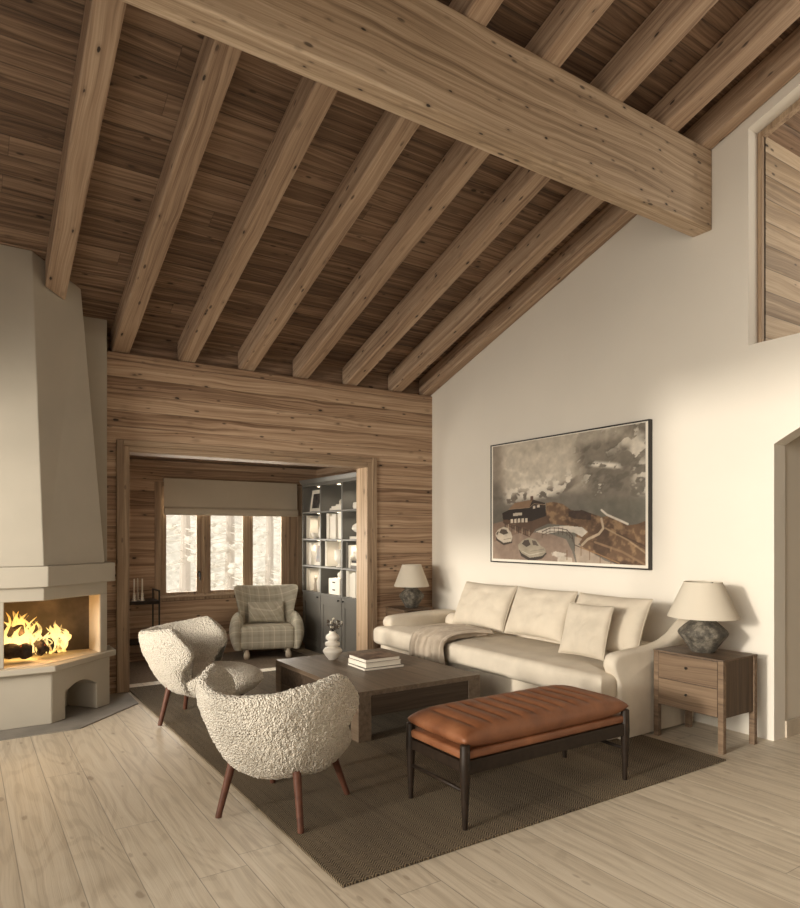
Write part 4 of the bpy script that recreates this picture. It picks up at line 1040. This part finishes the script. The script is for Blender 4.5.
coral((XB+.14,7.40,z+.0565))
vessel('small_pot', [(.0005,0),(.035,0),(.045,.03),(.042,.075),(.03,.085),(.026,.085),(.036,.07),(.038,.03),(.0005,.006)], (XB+.10,6.98,z+.0005), 'small white pot on the top shelf by the doorway', 'pot')
vessel('small_pot', [(.0005,0),(.04,0),(.05,.02),(.05,.10),(.04,.125),(.034,.125),(.043,.10),(.043,.02),(.0005,.008)], (XB+.13,6.88,z+.0005), 'taller white pot on the top shelf by the doorway', 'pot')
# second shelf
z = rowz[2]
row_books(8.255, 2, .05, .31, z, 'window-end', 'second'); 
std_book(8.03, XB+.17, z+.0005, .24, .30, .02, 'pale book standing cover outward on the second shelf', 'upright books in the bookcase', 'blind')
vessel('white_bowl', [(.0005,0),(.03,0),(.035,.008),(.06,.04),(.07,.08),(.066,.08),(.055,.042),(.0005,.014)], (XB+.08,8.02,z+.0005), 'white bowl on the second shelf at the window end', 'bowl')
vessel('small_pot', [(.0005,0),(.038,0),(.05,.03),(.05,.12),(.036,.15),(.03,.15),(.043,.12),(.043,.03),(.0005,.008)], (XB+.09,7.87,z+.0005), 'small white jar beside the bowl on the second shelf', 'pot')
row_books(7.66, 3, .082, .325, z, 'middle', 'second'); std_book(7.31, XB+.05, z+.0005, .09, .33, .2, 'broad white upright book apart from its neighbours in the middle bay, second shelf', 'upright books in the bookcase')
lying_book(6.96, XB+.06, z+.0005, .24, .2, .032, 'white book lying flat on the second shelf by the doorway', 'books lying in the bookcase')
vessel('pebble_sculpture', [(.0005,0),(.05,.004),(.03,.03),(.03,.045),(.07,.06),(.10,.09),(.09,.13),(.05,.155),(.0005,.16)], (XB+.12,6.93,z+.033), 'white pebble-shaped sculpture on the second shelf by the doorway', 'sculpture')
# third shelf
z = rowz[1]
row_books(8.255, 3, .05, .31, z, 'window-end', 'third')
small_frame(7.905, XB+.045, z+.0005, .25, .31, 'white frame with a dark amber print on the third shelf', printB)
row_books(7.70, 1, .05, .32, z, 'middle', 'third'); std_book(7.50, XB+.20, z+.0005, .25, .31, .02, 'pale book standing cover outward on the third shelf', 'upright books in the bookcase', 'blind')
vessel('goblet_vase', [(.0005,0),(.05,0),(.045,.012),(.02,.03),(.022,.05),(.058,.075),(.068,.10),(.068,.22),(.062,.22),(.06,.10),(.0005,.08)], (XB+.08,7.36,z+.0005), 'white goblet vase in the middle bay of the third shelf', 'vase')
row_books(7.145, 2, .05, .31, z, 'doorway', 'third', mats=['cabinside','white'])
lying_book(6.92, XB+.05, z+.0005, .22, .2, .035, 'grey book lying flat at the bottom of a pile on the third shelf', 'books lying in the bookcase', 'greybook')
lying_book(6.925, XB+.05, z+.036, .21, .19, .03, 'white book lying in the middle of a pile on the third shelf', 'books lying in the bookcase')
lying_book(6.92, XB+.055, z+.067, .2, .18, .028, 'dark book lying on top of a pile on the third shelf', 'books lying in the bookcase', 'walnut')
vessel('white_bowl', [(.0005,0),(.035,0),(.04,.01),(.07,.05),(.085,.11),(.08,.11),(.064,.052),(.0005,.016)], (XB+.12,6.93,z+.0955), 'white bowl standing on a pile of books on the third shelf', 'bowl')
# bottom shelf
z = CAB
row_books(8.255, 2, .05, .30, z, 'window-end', 'bottom'); std_book(8.00, XB+.22, z+.0005, .24, .29, .02, 'pale book standing cover outward on the bottom shelf', 'upright books in the bookcase', 'blind')
vessel('white_pitcher', [(.0005,0),(.05,0),(.06,.03),(.062,.12),(.045,.20),(.03,.24),(.04,.30),(.036,.30),(.026,.24),(.04,.19),(.0005,.02)], (XB+.08,7.87,z+.0005), 'tall white pitcher on the bottom shelf at the window end', 'vase')
vessel('wooden_figure', [(.0005,0),(.03,0),(.02,.03),(.026,.09),(.014,.13),(.024,.17),(.012,.20),(.0005,.205)], (XB+.07,8.03,z+.0005), 'small brown wooden figure on the bottom shelf', 'figurine', None, 'legwood')
bx_ = empty('desk_drawer_box', (XB+.05,7.46,z)); tag(bx_, 'white tabletop box with two small drawers in the bookcase', 'box')
ob('body', M().box((0,-.15,.0005),(.2,.15,.20)), MAT['white'], bx_, world=False, bevel=.003)
for k in range(2):
    d = ob('drawer', M().box((-.004,-.14,.012+.095*k),(-.0005,.14,.096+.095*k)), MAT['white'], bx_, world=False, bevel=.001)
    ob('pull', M().box((-.008,-.035,.05+.095*k),(-.0045,.035,.066+.095*k)), MAT['walnut'], d, world=False)
vessel('round_vase', [(.0005,0),(.026,0),(.05,.022),(.057,.05),(.046,.075),(.021,.09),(.024,.10),(.019,.10),(.015,.09),(.0005,.012)], (XB+.12,7.385,z+.2005), 'round white vase on the small drawer box', 'vase')
row_books(7.14, 4, .075, .315, z, 'doorway', 'bottom')

# ------------------------------------------------------------------ outside
struct(ob('ground_snow', M().box((-12,YA+.4,-1.6), (26,40,-1.5)), MAT['snow']))
hm = M(); hr = []
for i in range(41):
    row = []
    for j in range(31):
        x = -10+34*i/40; y = 22+20*j/30; row.append((x, y, -1.5 + .62*(y-22) + 1.8*noise.noise(Vector((x*.25, y*.25, 1)))*min(1,(y-22)/3)))
    hr.append(row)
struct(ob('ground_hillside', hm.grid(hr), MAT['frost'], smooth=True))
def tree(x, y, h, r, seed, label):
    o = empty('frosted_tree', (x,y,-1.5)); tag(o, label, 'tree', 'frosted trees outside the window')
    rr = random.Random(seed)
    ob('trunk', M().tube([(0,0,0),(.05,0,h*.4),(0,.03,h*.95)], [.16,.12,.03], 10), MAT['bark'], o, world=False)
    mm = M()
    for k in range(150):
        t_ = rr.uniform(.12,1); a = rr.uniform(0,6.28); ln = r*(1-t_)**.8*rr.uniform(.5,1)+.1; z = h*t_
        s_ = rr.uniform(.06,.16); p = Vector((ln*math.cos(a), ln*math.sin(a), z-.15*ln))
        mm.tube([(0,0,z), p*.55+Vector((0,0,z*.45)), p], [.02,.015,.01], 4)
        mm.lathe([(.001,-s_*.7),(s_*.8,-s_*.3),(s_,0),(s_*.6,s_*.5),(.001,s_*.7)], p, 7)
    ob('crown', mm, MAT['frost'], o, world=False)
for i, (x, y, h, r) in enumerate(((4.7,17,7.5,1.2),(6.55,19,8.0,1.2),(8.6,21,8.0,1.2))):
    tree(x, y, h, r, i, ['pale frosted tree outside, seen through the window pane beside the console', 'pale frosted tree outside, seen through the middle window pane', 'pale frosted tree outside, seen through the window pane above the wing armchair'][i])

# ------------------------------------------------------------------ light
w = bpy.data.worlds.new('sky'); scene.world = w; w.use_nodes = True
bg = w.node_tree.nodes['Background']; bg.inputs[0].default_value = (1.0,.925,.80,1); bg.inputs[1].default_value = 1.35
def light(name, typ, loc, energy, col, **kw):
    d = bpy.data.lights.new(name, typ); d.energy = energy; d.color = col
    for k, v_ in kw.items(): setattr(d, k, v_)
    o = bpy.data.objects.new(name, d); COL.objects.link(o); o.location = loc; return o
s = light('low_sun', 'SUN', (-8,0,5), 1.95, (1.0,.92,.79), angle=math.radians(4.5))
dirv = Vector((math.cos(math.radians(6)), math.sin(math.radians(6)), -.153)); s.rotation_euler = dirv.to_track_quat('-Z','Y').to_euler()
def sky_panel(name, loc, out, sx, sy, power, tilt=18, spr=120):
    d = Vector(out); d.z = -math.tan(math.radians(tilt))
    o = light(name, 'AREA', loc, power, (1.0,.92,.79), shape='RECTANGLE', size=sx, size_y=sy, spread=math.radians(spr))
    o.rotation_euler = d.to_track_quat('-Z','Y').to_euler(); return o
sky_panel('window_daylight', (XL-.7,(W1[0]+W1[1])/2,2.2), (1,0,0), W1[1]-W1[0], 2.6, 84, 9, 75)
sky_panel('window_daylight', (XL-1.6,3.55,1.75), (1,.55,0), 2.0, .9, 38, 5, 65)
sky_panel('window_daylight', (3.0,YA+.45,1.3), (0,-1,0), 2.0, 1.3, 70, 10, 150)
sky_panel('window_daylight', (AX0-.4,7.17,1.3), (1,0,0), .7, 1.0, 22, 10, 150)
light('loft_fill', 'POINT', (6.0,1.3,4.0), 22, (1.0,.9,.74), shadow_soft_size=.15)  # added fill light to brighten the loft boards, stands for no actual fitting
light('fire_glow', 'POINT', (.42,5.98,.66), 9, (1.0,.55,.18), shadow_soft_size=.10)
for z in rowz[1:]:
    for a, bb in bays:
        light('shelf_light', 'SPOT', (XB+.12,(a+bb)/2,z-.035), 3.2, (1.0,.88,.70), spot_size=math.radians(150), spot_blend=.8, shadow_soft_size=.02)

# ------------------------------------------------------------------ camera
cam = bpy.data.cameras.new('camera'); co_ = bpy.data.objects.new('camera', cam); COL.objects.link(co_)
cam.sensor_fit = 'HORIZONTAL'; cam.sensor_width = 36; cam.lens = 30.0; cam.shift_y = .1
co_.location = (0,0,1.45); co_.rotation_euler = (PI/2,0,-math.atan(440/666.667)); scene.camera = co_
vs = scene.view_settings; vs.view_transform = 'Standard'; vs.look = 'None'; vs.exposure = .08; vs.gamma = 1; vs.use_curve_mapping = False
scene.cycles.max_bounces = 10; scene.cycles.diffuse_bounces = 6; scene.cycles.transparent_max_bounces = 24
scene.cycles.use_denoising = True
scene.cycles.sample_clamp_indirect = 6
